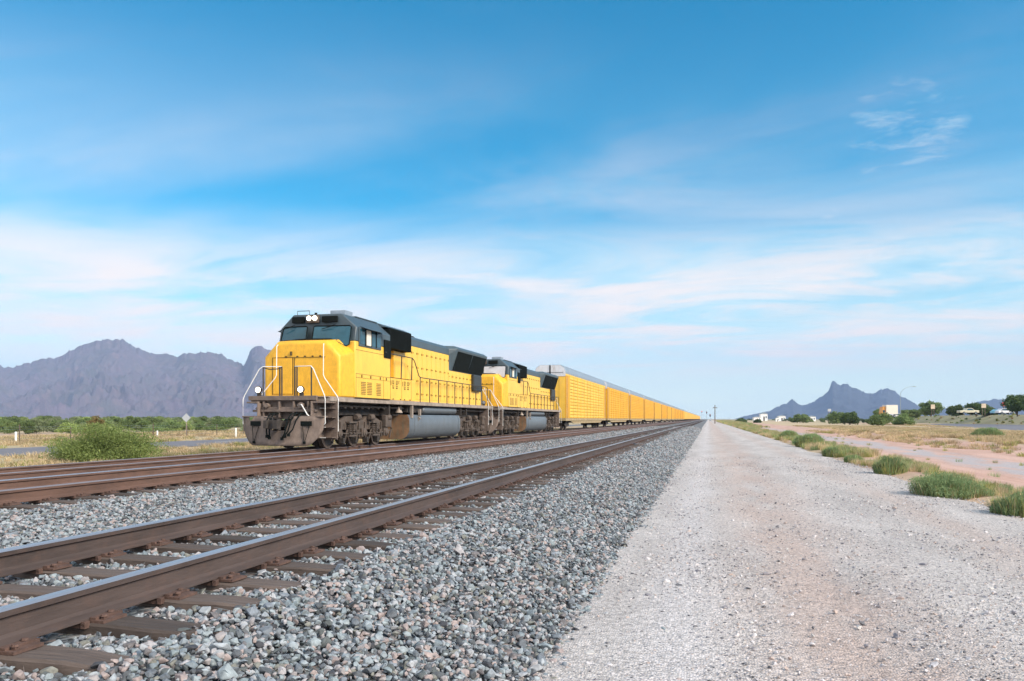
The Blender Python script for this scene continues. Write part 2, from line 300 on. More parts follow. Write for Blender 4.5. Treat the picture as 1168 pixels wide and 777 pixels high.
# gravel road: fine pebbly surface with pinkish wheel paths
def road_mat():
    m = bpy.data.materials.new('gravel_road'); m.use_nodes = True; n = m.node_tree.nodes; l = m.node_tree.links; b = n['Principled BSDF']; b.inputs['Roughness'].default_value = .92
    t = n.new('ShaderNodeTexCoord'); 
    def nz(sc, det, st=(1, 1, 1)):
        mp = n.new('ShaderNodeMapping'); mp.inputs['Scale'].default_value = st; l.new(t.outputs['Object'], mp.inputs[0])
        q = n.new('ShaderNodeTexNoise'); q.inputs['Scale'].default_value = sc; q.inputs['Detail'].default_value = det; q.inputs['Roughness'].default_value = .6; l.new(mp.outputs[0], q.inputs['Vector']); return q.outputs[0]
    def mr(x, a, b_, c=0., d=1.):
        q = n.new('ShaderNodeMapRange'); q.interpolation_type = 'SMOOTHSTEP'; l.new(x, q.inputs[0])
        for i, v in enumerate((a, b_, c, d)): q.inputs[i + 1].default_value = v
        return q.outputs[0]
    def mx(f, a, c):
        q = n.new('ShaderNodeMix'); q.data_type = 'RGBA'
        l.new(f, q.inputs[0]) if not isinstance(f, float) else setattr(q.inputs[0], 'default_value', f)
        for i, x in ((6, a), (7, c)):
            if isinstance(x, tuple): q.inputs[i].default_value = (*x, 1)
            else: l.new(x, q.inputs[i])
        return q.outputs[2]
    def mul(a, c):
        q = n.new('ShaderNodeMath'); q.operation = 'MULTIPLY'
        l.new(a, q.inputs[0])
        if isinstance(c, float): q.inputs[1].default_value = c
        else: l.new(c, q.inputs[1])
        return q.outputs[0]
    sx = n.new('ShaderNodeSeparateXYZ'); l.new(t.outputs['Object'], sx.inputs[0])
    wob = nz(.12, 2)
    ad = n.new('ShaderNodeMath'); ad.operation = 'MULTIPLY_ADD'; l.new(wob, ad.inputs[0]); ad.inputs[1].default_value = .9; l.new(sx.outputs[0], ad.inputs[2])
    def bandx(c, w_):
        s = n.new('ShaderNodeMath'); s.operation = 'SUBTRACT'; l.new(ad.outputs[0], s.inputs[0]); s.inputs[1].default_value = c
        a = n.new('ShaderNodeMath'); a.operation = 'ABSOLUTE'; l.new(s.outputs[0], a.inputs[0]); return mr(a.outputs[0], 0., w_, 1., 0.)
    c = mx(mr(nz(.9, 6, (1, .25, 1)), .3, .7), (.43, .395, .375), (.56, .52, .495))
    wear = mr(nz(1.6, 8, (1, .25, 1)), .25, .60)
    f1 = mul(bandx(1.5, 1.3), wear); f2 = mul(bandx(3.9, .7), wear)
    c = mx(mul(f1, .5), c, (.50, .34, .27)); c = mx(mul(f2, .5), c, (.52, .40, .34))
    c = mx(mul(bandx(.2, .55), .6), c, (.60, .565, .56))
    vo = n.new('ShaderNodeTexVoronoi'); vo.inputs['Scale'].default_value = 60; l.new(t.outputs['Object'], vo.inputs['Vector'])
    sc_ = n.new('ShaderNodeSeparateColor'); l.new(vo.outputs['Color'], sc_.inputs[0])
    vm = n.new('ShaderNodeVectorMath'); vm.operation = 'SCALE'; l.new(c, vm.inputs[0]); l.new(mr(sc_.outputs[0], 0., 1., .62, 1.25), vm.inputs['Scale'])
    vo2 = n.new('ShaderNodeTexVoronoi'); vo2.inputs['Scale'].default_value = 26; l.new(t.outputs['Object'], vo2.inputs['Vector']); s2 = n.new('ShaderNodeSeparateColor'); l.new(vo2.outputs['Color'], s2.inputs[0])
    dens = mr(nz(.8, 5, (1, .3, 1)), .38, .62, .965, .83)
    gt = n.new('ShaderNodeMath'); gt.operation = 'GREATER_THAN'; l.new(s2.outputs[1], gt.inputs[0]); l.new(dens, gt.inputs[1])
    near_c = mr(vo2.outputs['Distance'], .25, .42, 1., 0.)
    c = mx(mul(mul(gt.outputs[0], near_c), .8), vm.outputs[0], (.20, .20, .22))
    l.new(c, b.inputs['Base Color'])
    bp = n.new('ShaderNodeBump'); bp.inputs['Strength'].default_value = .8; bp.inputs['Distance'].default_value = .012; bp.invert = True
    l.new(vo.outputs['Distance'], bp.inputs['Height'])
    bp2 = n.new('ShaderNodeBump'); bp2.inputs['Strength'].default_value = .5; bp2.inputs['Distance'].default_value = .03; l.new(nz(9, 8), bp2.inputs['Height']); l.new(bp.outputs[0], bp2.inputs['Normal'])
    l.new(bp2.outputs[0], b.inputs['Normal'])
    return m
M['road'] = road_mat()

def ground_mat():
    m = bpy.data.materials.new('desert_soil'); m.use_nodes = True; n = m.node_tree.nodes; l = m.node_tree.links; b = n['Principled BSDF']; b.inputs['Roughness'].default_value = .95
    t = n.new('ShaderNodeTexCoord'); sx = n.new('ShaderNodeSeparateXYZ'); l.new(t.outputs['Object'], sx.inputs[0])
    def nz(sc, det, st=(1, 1, 1)):
        mp = n.new('ShaderNodeMapping'); mp.inputs['Scale'].default_value = st; l.new(t.outputs['Object'], mp.inputs[0])
        q = n.new('ShaderNodeTexNoise'); q.inputs['Scale'].default_value = sc; q.inputs['Detail'].default_value = det; q.inputs['Roughness'].default_value = .6; l.new(mp.outputs[0], q.inputs['Vector']); return q.outputs[0]
    def mr(x, a, b_, c=0., d=1.):
        q = n.new('ShaderNodeMapRange'); q.interpolation_type = 'SMOOTHSTEP'; l.new(x, q.inputs[0])
        for i, v in enumerate((a, b_, c, d)): q.inputs[i + 1].default_value = v
        return q.outputs[0]
    def op(o_, a, c):
        q = n.new('ShaderNodeMath'); q.operation = o_
        for i, x in ((0, a), (1, c)):
            if isinstance(x, (float, int)): q.inputs[i].default_value = x
            else: l.new(x, q.inputs[i])
        return q.outputs[0]
    def mx(f, a, c):
        q = n.new('ShaderNodeMix'); q.data_type = 'RGBA'; l.new(f, q.inputs[0])
        for i, x in ((6, a), (7, c)):
            if isinstance(x, tuple): q.inputs[i].default_value = (*x, 1)
            else: l.new(x, q.inputs[i])
        return q.outputs[2]
    xw = op('ADD', sx.outputs[0], op('MULTIPLY', nz(.05, 3), 5.0))
    def strip(a, b_, s=.8): return op('MULTIPLY', mr(xw, a - s, a + s), mr(xw, b_ - s, b_ + s, 1., 0.))
    c = mx(mr(nz(.25, 8), .35, .65), (.40, .275, .19), (.50, .36, .25))
    c = mx(mr(nz(.04, 8, (1, .3, 1)), .42, .6), c, (.40, .34, .20))
    c = mx(strip(8.5, 21.), c, mx(mr(nz(.7, 7, (1, .2, 1)), .35, .65), (.46, .285, .22), (.56, .37, .30)))
    c = mx(op('MULTIPLY', strip(11.5, 14.2, .5), mr(nz(.9, 6, (1, .3, 1)), .35, .55)), c, (.40, .36, .36))
    c = mx(op('MULTIPLY', strip(21., 46., 2.), mr(nz(.3, 6, (1, .3, 1)), .3, .6)), c, (.50, .39, .24))
    far = mr(sx.outputs[1], 300., 1200.)
    c = mx(op('MULTIPLY', far, .5), c, (.22, .23, .12))
    sc_ = n.new('ShaderNodeVectorMath'); sc_.operation = 'SCALE'; l.new(c, sc_.inputs[0]); l.new(mr(nz(14, 8), .25, .75, .8, 1.15), sc_.inputs['Scale']); l.new(sc_.outputs[0], b.inputs['Base Color'])
    bp = n.new('ShaderNodeBump'); bp.inputs['Strength'].default_value = .7; bp.inputs['Distance'].default_value = .06; l.new(nz(3.5, 10), bp.inputs['Height']); l.new(bp.outputs[0], b.inputs['Normal'])
    return m
M['soil'] = ground_mat()

def leaf_mat(name, c1, c2, trans=.35, rnd=.3):
    m = bpy.data.materials.new(name); m.use_nodes = True; n = m.node_tree.nodes; l = m.node_tree.links; b = n['Principled BSDF']; b.inputs['Roughness'].default_value = .7; b.inputs['Specular IOR Level'].default_value = .25
    at = n.new('ShaderNodeAttribute'); at.attribute_name = 'tint'
    mx = n.new('ShaderNodeMix'); mx.data_type = 'RGBA'; l.new(at.outputs['Fac'], mx.inputs[0]); mx.inputs[6].default_value = (*c1, 1); mx.inputs[7].default_value = (*c2, 1)
    oi = n.new('ShaderNodeObjectInfo'); mr = n.new('ShaderNodeMapRange'); mr.inputs[3].default_value = 1 - rnd; mr.inputs[4].default_value = 1 + rnd; l.new(oi.outputs['Random'], mr.inputs[0])
    vm = n.new('ShaderNodeVectorMath'); vm.operation = 'SCALE'; l.new(mx.outputs[2], vm.inputs[0]); l.new(mr.outputs[0], vm.inputs['Scale']); l.new(vm.outputs[0], b.inputs['Base Color'])
    tr = n.new('ShaderNodeBsdfTranslucent'); l.new(vm.outputs[0], tr.inputs[0]); ms = n.new('ShaderNodeMixShader'); ms.inputs[0].default_value = trans
    l.new(b.outputs[0], ms.inputs[1]); l.new(tr.outputs[0], ms.inputs[2]); l.new(ms.outputs[0], n['Material Output'].inputs['Surface'])
    return m
M['leaf'] = leaf_mat('bright_shrub_leaf', (.18, .26, .07), (.40, .47, .17))
M['leafp'] = leaf_mat('pale_leaf', (.19, .24, .12), (.33, .38, .20))
M['leafd'] = leaf_mat('dark_tree_leaf', (.05, .09, .035), (.14, .20, .07))
M['leafm'] = leaf_mat('grey_green_leaf', (.10, .16, .06), (.23, .29, .11))
M['leafb'] = leaf_mat('brownish_leaf', (.16, .12, .05), (.30, .22, .08))
M['weed'] = leaf_mat('weed_blade', (.16, .25, .11), (.35, .44, .21))
M['straw'] = leaf_mat('straw_blade', (.46, .34, .19), (.66, .53, .34))
M['olive'] = leaf_mat('olive_blade', (.22, .24, .07), (.46, .44, .16))

# ------------------------------------------------------------------ ground and roads
def zroad(x): return .03 * (1 - ((x - 2) / 3.4) ** 2)
xs = np.array([-14000, -5000, -1500, -400, -150, -80, -60, -45, -37, -29, -24, -20, -17, -10, 0, 5, 5.5, 6, 6.5, 7, 7.6, 8.4, 9.2, 10, 11, 12, 13, 14, 15, 16.5, 18, 20, 23, 27, 32, 38, 45, 60, 90, 150, 400, 1500, 5000, 14000], float)
ys = np.concatenate([[-6000, -1000, -100, -20, 0], np.linspace(3, 60, 96), np.linspace(62, 200, 50), [260, 350, 500, 800, 1500, 3000, 7000, 14000]])
V = []; 
for y in ys:
    for x in xs:
        z = 0.0
        if 5 < x < 40 and 0 < y < 220: z = .10 * (mn.noise(Vector((x * .35, y * .12, 3))) ) + (.05 if 5.4 < x < 7.4 else 0) - (.12 if 8 < x < 17 else 0) + .04 * mn.noise(Vector((x * 1.3, y * .5, 8)))
        if -45 < x < -17 and 0 < y < 220: z = -.05 + .06 * mn.noise(Vector((x * .3, y * .2, 5)))
        if -45 < x < -28.5: z = -.02
        if -17 <= x <= 5: z = -.02
        V.append((x, y, z))
nx = len(xs); F = [(j * nx + i, j * nx + i + 1, (j + 1) * nx + i + 1, (j + 1) * nx + i) for j in range(len(ys) - 1) for i in range(nx - 1)]
struct(obj('ground', (V, F), M['soil'], smooth='all'))
def zground(x, y):
    z = 0.0
    if 5 < x < 40 and 0 < y < 220: z = .10 * (mn.noise(Vector((x * .35, y * .12, 3)))) + (.05 if 5.4 < x < 7.4 else 0) - (.12 if 8 < x < 17 else 0)
    if -45 < x < -17: z = -.05
    return z

# gravel road sheet: ragged right edge, crowned
V = []; F = []; ysr = np.concatenate([np.linspace(-15, 40, 180), np.linspace(41, 160, 90), np.linspace(165, 1800, 60)]); nxr = 26
for y in ysr:
    re = 5.15 + .35 * mn.noise(Vector((0, y * .25, 2))) + .12 * mn.noise(Vector((5, y * 1.1, 2)))
    for i in range(nxr):
        t = i / (nxr - 1); x = -1.6 + (re + 1.6) * t
        z = max(0, zroad(x)) + .012 * mn.noise(Vector((x * 1.2, y * .25, 9))) - .02 * (math.exp(-((x - 1.0) / .35) ** 2) + math.exp(-((x - 3.2) / .35) ** 2)) + .012
        if t > .93: z -= .05 * (t - .93) / .07
        V.append((x, y, z))
F = [(j * nxr + i, j * nxr + i + 1, (j + 1) * nxr + i + 1, (j + 1) * nxr + i) for j in range(len(ysr) - 1) for i in range(nxr - 1)]
struct(obj('gravel_road', (V, F), M['road'], smooth='all'))

# ballast beds
PX = np.array([-17.8, -17.0, -16.0, -15.7, -12.4, -11.9, -11.2, -8.1, -7.6, -6.6, -5.72, -5.5, -2.68, -2.4, -1.9, -1.25, -1.05, -.9])
PZ = np.array([-.03, .08, .29, .325, .325, .36, .445, .445, .43, .41, .43, .445, .445, .43, .30, .10, .03, -.02])
def zbed(x): return np.interp(x, PX, PZ)
xb = np.concatenate([np.linspace(-17.8, -11.2, 24), np.linspace(-10.8, -5.7, 18), np.linspace(-5.4, -.9, 40)])
yb = np.concatenate([np.linspace(-12, 2, 8), np.linspace(2.2, 40, 220), np.linspace(41, 120, 80), np.linspace(130, 1800, 50)])
V = []
for y in yb:
    e = .22 * mn.noise(Vector((1, y * .5, 4))) + .12 * mn.noise(Vector((1, y * 2.1, 4)))
    for x in xb:
        xx = x + (e if x > -1.6 else 0)
        V.append((xx, y, float(zbed(x)) + .018 * mn.noise(Vector((x * 2.2, y * 2.2, 1))) - .036))
nb = len(xb); F = [(j * nb + i, j * nb + i + 1, (j + 1) * nb + i + 1, (j + 1) * nb + i) for j in range(len(yb) - 1) for i in range(nb - 1)]
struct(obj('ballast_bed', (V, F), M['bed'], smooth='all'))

def road_strip(name, pts_l, pts_r, z=.006):
    n = len(pts_l); V = [(p[0], p[1], z) for p in pts_l] + [(p[0], p[1], z) for p in pts_r]
    return struct(obj(name, (V, [(i, i + 1, n + i + 1, n + i) for i in range(n - 1)]), M['asphalt']))
road_strip('paved_road', [(-37, y) for y in (-200, 0, 200, 2000)], [(-29.2, y) for y in (-200, 0, 200, 2000)])
for nm, x in (('road_line', -33.1),):
    mb = MB()
    for k in range(-10, 60): mb.box(x - .06, x + .06, k * 12, k * 12 + 3, .010, .011)
    struct(obj(nm, mb, M['paint']))
RL = [(36, -200), (36, 0), (36, 90), (41, 116), (62, 262)]; RR = [(80, -200), (80, 0), (80, 90), (86, 130), (92, 330)]
road_strip('paved_road', RL, RR)
def on_road(P, m=0.6): return (P[:, 0] > np.interp(P[:, 1], [q[1] for q in RL], [q[0] for q in RL]) - m) & (P[:, 0] < np.interp(P[:, 1], [q[1] for q in RR], [q[0] for q in RR]) + m) & (P[:, 1] < 300)

# highway embankment on the right with cars on it
def bank():
    A = W(985, 420); B = W(1500, 130); d = (B - A).normalized(); nrm = Vector((-d.y, d.x, 0))
    if nrm.y < 0: nrm = -nrm
    mb = MB(); rings = []
    for k in range(41):
        p = A + (B - A) * k / 40; s = min(1, k / 6); h = 2.9 * s + .15 * mn.noise(Vector((k * .7, 0, 0)))
        rings.append([p + nrm * a + Vector((0, 0, zz * max(h, .01))) for a, zz in ((-9, -.02), (-4, .45), (0, 1), (40, 1), (60, .95), (90, -.02))])
    mb.loft(rings, caps=False, closed=False)
    return mb, A, d, nrm
bk, BA, BD, BN = bank()
struct(obj('highway_embankment', bk, mat('bank_soil', (.26, .24, .13), .95, var=.3, scale=.12, dirt=(.38, .27, .18), dirt_amt=.8), smooth='all'))

# ------------------------------------------------------------------ tracks
RZ_N, RZ_A, RZ_T = .665, .665, .545; CX_N, CX_A, CX_T = -4.15, -9.75, -14.1
HG = 1.505 / 2
RP = [(-.07, 0), (.07, 0), (.07, .012), (.025, .03), (.009, .045), (.009, .125), (.034, .138), (.036, .168), (.028, .18), (-.028, .18), (-.036, .168), (-.034, .138), (-.009, .125), (-.009, .045), (-.025, .03), (-.07, .012)]
def rail_mesh(name, x, ztop, parent, web, head='railtop'):
    mb = MB(); ysl = [-14, 0, 8, 20, 60, 200, 1800]; rings = [[(x + a, y, ztop - .18 + b) for a, b in RP] for y in ysl]
    n = len(RP); V = [p for r in rings for p in r]; mb.v = V
    for k in range(len(ysl) - 1):
        for i in range(n):
            j = (i + 1) % n; mb.f.append((k * n + i, k * n + j, (k + 1) * n + j, (k + 1) * n + i)); mb.m.append(1 if i in (7, 8, 9) else 0)
    mb.f.append(tuple(range(n))[::-1]); mb.m.append(0)
    return obj(name, mb, [web, M[head]], parent)
def tie_mesh(seed):
    rnd = random.Random(seed); mb = MB(); rings = []
    for k in range(13):
        x = -1.42 + 2.84 * k / 12; hw = .112 + rnd.uniform(-.006, .006); zz = rnd.uniform(-.006, .004)
        if k in (0, 12): hw -= .012; zz -= .012
        rings.append([(x, -hw, -.17), (x, -hw + rnd.uniform(-.004, .004), zz - .012), (x, -hw + .014, zz), (x, -.03, zz + rnd.uniform(-.006, .002)), (x, .035, zz + rnd.uniform(-.006, .002)), (x, hw - .014, zz), (x, hw, zz - .012), (x, hw, -.17)])
    mb.loft(rings); o = obj('tie', mb, M['tie'], link=False); return o.data
TIES = [tie_mesh(i) for i in range(7)]
def plate_mesh():
    mb = MB()
    mb.box(-.19, .17, -.09, .09, .0, .016)
    mb.box(-.115, -.075, -.085, .085, .016, .03); mb.box(.075, .115, -.085, .085, .016, .03)
    for sx_, sy_ in ((-.095, -.05), (.095, .05), (-.15, .05), (.14, -.05)):
        mb.box(sx_ - .012, sx_ + .012, sy_ - .012, sy_ + .012, .016, .034); mb.cyl((sx_, sy_, .032), (sx_, sy_, .043), .02, .016, 8)
    for s in (-1, 1):   # rail anchors clipped on the foot beside the tie
        mb.box(-.085, .085, s * .125 - .012, s * .125 + .012, -.02, .006); mb.box(.068, .095, s * .125 - .018, s * .125 + .018, -.02, .018); mb.box(-.095, -.068, s * .125 - .018, s * .125 + .018, -.02, .018)
    o = obj('tie_plate', mb, M['plate'], link=False, bevel=.002, seg=1); return o.data
PLATE = plate_mesh()
tie_spans = {}
def track(cx, rz, label, y0, web, off, plates):
    t = thing('railway_track', label, 'railway track', (cx, 0, 0))
    for s in (-1, 1):
        r = rail_mesh('rail', s * HG, rz, t, web, 'railtop' if (cx == CX_N or (cx == CX_A and s < 0)) else 'railgrey')
    rt = random.Random(int(-cx * 10)); ys_ = []
    y = y0; k = 0
    while k < 100:
        yy = y + rt.uniform(-.03, .03); o = bpy.data.objects.new('tie', TIES[rt.randrange(7)]); COL.objects.link(o); o.parent = t
        o.location = (rt.uniform(-.05, .05), yy, rz - .197 + rt.uniform(-.004, .002)); o.rotation_euler = (0, rt.uniform(-.004, .004), rt.uniform(-.02, .02) + (math.pi if rt.random() < .5 else 0))
        ys_.append(yy)
        if k < plates:
            for s in (-1, 1):
                p = bpy.data.objects.new('tie_plate', PLATE); COL.objects.link(p); p.parent = o
                fl = 1 if abs(o.rotation_euler.z) < 1 else -1
                p.location = ((s * HG - o.location.x) * fl, 0, .001); p.rotation_euler = (0, 0, 0 if s > 0 else math.pi)
        y += .585; k += 1
    mb = MB()
    while y < 420:
        mb.box(-1.42 + rt.uniform(-.05, .05), 1.42, y - .115, y + .115, rz - .35, rz - .2 + rt.uniform(-.008, .003)); y += .585
    o = obj('far_ties', mb, M['tie'], t); o['kind'] = 'stuff'
    tie_spans[cx] = np.array(ys_)
    return t
track(CX_N, RZ_N, 'nearest railway track with dark brown rails beside the gravel road', 2.6, M['rust2'], .02, 100)
track(CX_A, RZ_A, 'middle railway track of rusty rails between the nearest track and the train', 8.5, M['rust'], .02, 60)
track(CX_T, RZ_T, 'far railway track that the yellow train stands on', 12.5, M['rust'], .02, 40)

# ballast stones
def stone_mesh(seed, m):
    r = random.Random(seed); bm = bmesh.new()
    ex = (r.uniform(.75, 1.15), r.uniform(.6, .95), r.uniform(.45, .8))
    for _ in range(13):
        v = Vector((r.gauss(0, 1), r.gauss(0, 1), r.gauss(0, 1))).normalized() * r.uniform(.85, 1.1)
        bm.verts.new((v.x * ex[0], v.y * ex[1], v.z * ex[2]))
    bmesh.ops.convex_hull(bm, input=bm.verts)
    loose = [v for v in bm.verts if not v.link_faces]; bmesh.ops.delete(bm, geom=loose, context='VERTS')
    bmesh.ops.bevel(bm, geom=list(bm.edges), offset=.06, segments=1, affect='EDGES')
    me = bpy.data.meshes.new('stone'); bm.to_mesh(me); bm.free(); me.materials.append(m)
    return bpy.data.objects.new('stone', me)
def gen(x0, x1, y0, y1, dens, size, sd_=.3, zf=None):
    n = int((x1 - x0) * (y1 - y0) * dens); P = np.zeros((n, 3)); P[:, 0] = rng.uniform(x0, x1, n); P[:, 1] = rng.uniform(y0, y1, n)
    P[:, 2] = zbed(P[:, 0]) if zf is None else zf(P)
    P = P[in_view(P, .6)]; s = size * np.exp(rng.normal(0, sd_, len(P))); return P, s
Ps = []; Ss = []
for (x0, x1) in ((-2.95, -.9), (-5.35, -2.95), (-8.45, -5.35), (-11.05, -8.45), (-12.8, -11.05), (-16.3, -12.8)):
    for (y0, y1, dn, sz) in ((1.5, 9, 1350, .0240), (9, 20, 1050, .0245), (20, 34, 480, .030), (34, 62, 240, .039), (62, 130, 60, .058)):
        if x1 <= -12.8 and y0 > 20: continue
        k = 1.0 if x0 > -3 else .8
        P, s = gen(x0, x1, y0, y1, dn * k, sz)
        Ps.append(P); Ss.append(s)
# loose toe stones spilling on the road
P, s = gen(-1.3, -.3, 2, 45, 260, .017, .4, lambda P: np.full(len(P), .014)); keep = rng.random(len(P)) < np.clip((-.72 - P[:, 0] + .35 * np.array([mn.noise(Vector((1, p[1] * .9, 4))) + .5 * mn.noise(Vector((1, p[1] * 3.1, 4))) for p in P])) * 2.2, 0.012, 1) ** 1.3; Ps.append(P[keep]); Ss.append(s[keep])
P = np.concatenate(Ps); s = np.concatenate(Ss)
keep = np.ones(len(P), bool)
for cx, tys in tie_spans.items():
    for sg in (-1, 1): keep &= ~(np.abs(P[:, 0] - (cx + sg * HG)) < .055)
    ont = np.abs(P[:, 0] - cx) < 1.40
    idx = np.clip(np.searchsorted(tys, P[:, 1]), 1, len(tys) - 1); dd = np.minimum(np.abs(P[:, 1] - tys[idx]), np.abs(P[:, 1] - tys[idx - 1]))
    bare = dd < .125
    keep &= ~(ont & bare & (rng.random(len(P)) < .97))
    P[ont, 2] -= .020
    foot = np.abs(np.abs(P[:, 0] - cx) - HG) < .14; P[foot, 2] -= .02
P = P[keep]; s = s[keep]
nzv = np.array([mn.noise(Vector((p[0] * 2.2, p[1] * 2.2, 1))) for p in P]) * .018
P[:, 2] += nzv + rng.uniform(-.030, .014, len(P))
print('stones', len(P))
rot = rng.uniform(-.5, .5, (len(P), 3)); rot[:, 2] = rng.uniform(0, 6.28, len(P)); flip = rng.random(len(P)) < .3; rot[flip, 0] += 1.3
scatter('ballast_stones', P, rot, np.repeat(s[:, None], 3, 1) * rng.uniform(.85, 1.2, (len(P), 3)), [stone_mesh(i, M['stone']) for i in range(14)], 'crushed grey and bluish ballast stones around the rails')
# road pebbles
P1, s1 = gen(-1.0, 5.2, 3.5, 12, 800, .0075, .5, lambda P: np.array([.004 + max(0, zroad(x)) for x in P[:, 0]]))
P2, s2 = gen(-1.0, 5.2, 12, 34, 190, .0105, .45, lambda P: np.array([.004 + max(0, zroad(x)) for x in P[:, 0]]))
P = np.concatenate([P1, P2]); s = np.concatenate([s1, s2])
dn = np.array([.5 + .9 * mn.noise(Vector((p[0] * .9, p[1] * .3, 6))) + .25 * math.cos((p[0] - 2.2) * 2.6) + (.3 if p[0] > 3.6 else 0) for p in P]); kp = rng.random(len(P)) < np.clip(dn, .08, 1); P = P[kp]; s = s[kp]
big = rng.random(len(P)) < .012; s[big] *= 2.3
P[:, 2] += .012 - s * .1 
rot = rng.uniform(-.5, .5, (len(P), 3)); rot[:, 2] = rng.uniform(0, 6.28, len(P))
scatter('road_pebbles', P, rot, np.repeat(s[:, None], 3, 1), [stone_mesh(i + 50, M['pebble']) for i in range(8)], 'small loose pebbles on the gravel road')

# ------------------------------------------------------------------ locomotive
def build_loco(label):
    T = thing('locomotive', label, 'locomotive', (0, 0, 0), 0, 'yellow diesel locomotives')
    A = lambda nm, mb, m, p=T, **k: obj(nm, mb, m, p, **k)
    # underframe
    mb = MB(); mb.box(-1.53, 1.53, .55, 21.35, 1.66, 1.80); mb.box(-1.50, 1.50, .5, 21.35, 1.80, 1.835)
    A('deck', mb, M['sill'], bevel=.015)
    mb = MB(); mb.box(-.45, .45, .6, 21.2, 1.1, 1.66); mb.box(-1.3, 1.3, 8.2, 15.2, 1.35, 1.66); mb.box(-.95, .95, 15.2, 21.2, 1.15, 1.66); mb.box(-.95, .95, .8, 8.2, 1.2, 1.66)
    for y in (5.95, 7.2, 15.6, 16.6): mb.box(-1.4, 1.4, y, y + .12, 1.25, 1.66)
    for s in (-1, 1):
        for k in range(10):
            yy = 1.4 + .5 * k; mb.tube([(s * 1.2, yy, 1.55), (s * (1.25 + .03 * (k % 3)), yy + .3, 1.45), (s * 1.2, yy + .55, 1.56)], .03, 6)
        mb.tube([(s * 1.28, 1.2, 1.52), (s * 1.28, 7.8, 1.52)], .035, 6); mb.tube([(s * 1.28, 15, 1.5), (s * 1.28, 21, 1.5)], .035, 6)
    A('underframe', mb, M['dgrime'])
    # pilot and plow
    mb = MB(); mb.box(-1.45, 1.05, .42, .55, 1.655, 1.86); mb.box(-1.48, 1.12, .30, .42, 1.70, 1.85)
    mb.box(-1.25, 1.05, .5, .6, 1.05, 1.66); mb.box(-1.3, 1.1, .28, .5, 1.30, 1.38); mb.box(-1.2, 1.0, .34, .5, 1.38, 1.47)
    for x in (-.9, -.3, .25, .8): mb.box(x - .03, x + .03, .3, .5, 1.1, 1.66)
    mb.cyl((.55, .22, 1.52), (.55, .5, 1.52), .10, n=14); mb.cyl((-.75, .22, 1.52), (-.75, .5, 1.52), .08, n=14)
    A('pilot', mb, M['plow'], bevel=.01)
    mb = MB()
    def ypl(x, z): return -.22 + .30 * (abs(x) / 1.55) ** 1.2 - .16 * (1.14 - z) ** 2 + .03
    cols_ = np.linspace(-1.55, 1.55, 25); rows = 8; V = []; F = []
    for x in cols_:
        ax = abs(x); top = 1.14 if ax > .42 else (.66 if ax < .3 else .66 + (ax - .3) / .12 * .48); bot = .15 if ax < 1.05 else .15 + .5 * ((ax - 1.05) / .5) ** 2.5
        for r_ in range(rows):
            z = bot + (top - bot) * r_ / (rows - 1); xx = x * (1 - .10 * (1.14 - z) ** 1.3); V.append((xx, ypl(x, z), z))
    nC = len(cols_)
    F = [(i * rows + j, (i + 1) * rows + j, (i + 1) * rows + j + 1, i * rows + j + 1) for i in range(nC - 1) for j in range(rows - 1)]
    mb.add(V, F); o = A('snow_plow', mb, M['plow'], smooth=True); sm = o.modifiers.new('s', 'SOLIDIFY'); sm.thickness = .035; sm.offset = 0
    mb = MB()
    for cx in (-.95, .95):
        y_ = ypl(cx, .85) - .03
        mb.box(cx - .2, cx + .2, y_ - .03, y_ + .01, .82, .98); mb.tube([(cx - .12, y_ - .04, .85), (cx - .03, y_ - .12, .28)], .012, 6); mb.tube([(cx + .14, y_ - .04, .85), (cx + .0, y_ - .12, .28)], .012, 6)
        mb.box(cx - .05, cx + .03, y_ - .15, y_ - .1, .22, .30)
    A('plow_bracket', mb, M['black'])
    # plow top ledge
    mb = MB(); mb.box(-1.55, -.42, .02, .30, 1.12, 1.16); mb.box(.42, 1.55, .02, .30, 1.12, 1.16); A('plow_ledge', mb, M['plow'])
    # coupler
    mb = MB(); mb.box(-.12, .12, -.30, .6, .78, 1.0); mb.box(-.24, .1, -.62, -.28, .72, 1.02); mb.box(.04, .22, -.70, -.48, .72, 1.02); mb.box(-.26, -.14, -.75, -.55, .74, 1.0)
    mb.cyl((.16, -.5, .68), (.16, -.5, 1.06), .07); mb.tube([(-.5, -.3, 1.1), (-.1, -.45, 1.1), (-.05, -.5, 1.0)], .02, 6)
    A('coupler', mb, M['dgrime'], bevel=.03)
    for hx, sag in ((-.45, .5), (-.32, .45), (.35, .42), (.5, .5), (.7, .55)):
        mb = MB(); mb.tube([(hx, .3, 1.25), (hx, -.02, 1.22), (hx * .95, -.25, 1.0), (hx * .85, -.35, sag + .15), (hx * .7, -.42, sag)], .026, 8); mb.box(hx * .7 - .035, hx * .7 + .035, -.47, -.38, sag - .08, sag + .02)
        A('air_hose', mb, M['black'], smooth=True)
    # steps (four corners)
    for s in (-1, 1):
        for ya, yb_ in ((.12, 1.05), (20.45, 21.3)):
            yp = yb_ if ya < 5 else ya
            mb = MB(); mb.box(s * 1.0, s * 1.54, yp - .02, yp + .02, .34, 1.80); mb.box(s * 1.0, s * 1.03, ya, yb_, .40, 1.66); mb.box(s * 1.0, s * 1.5, ya + .1, yb_ - .02, 1.60, 1.66)
            o = A('step_well', mb, M['plow'], bevel=.006, seg=1)
            for zt, xi in ((.40, 1.02), (.76, 1.02), (1.10, 1.02), (1.42, 1.02)):
                t = MB(); t.box(s * xi, s * 1.50, ya + .62, yb_ - .03, zt, zt + .02); t.box(s * xi, s * 1.25, ya + .605, ya + .62, zt - .005, zt + .022, 1)
                A('step_tread', t, [M['plow'], M['white']], o)
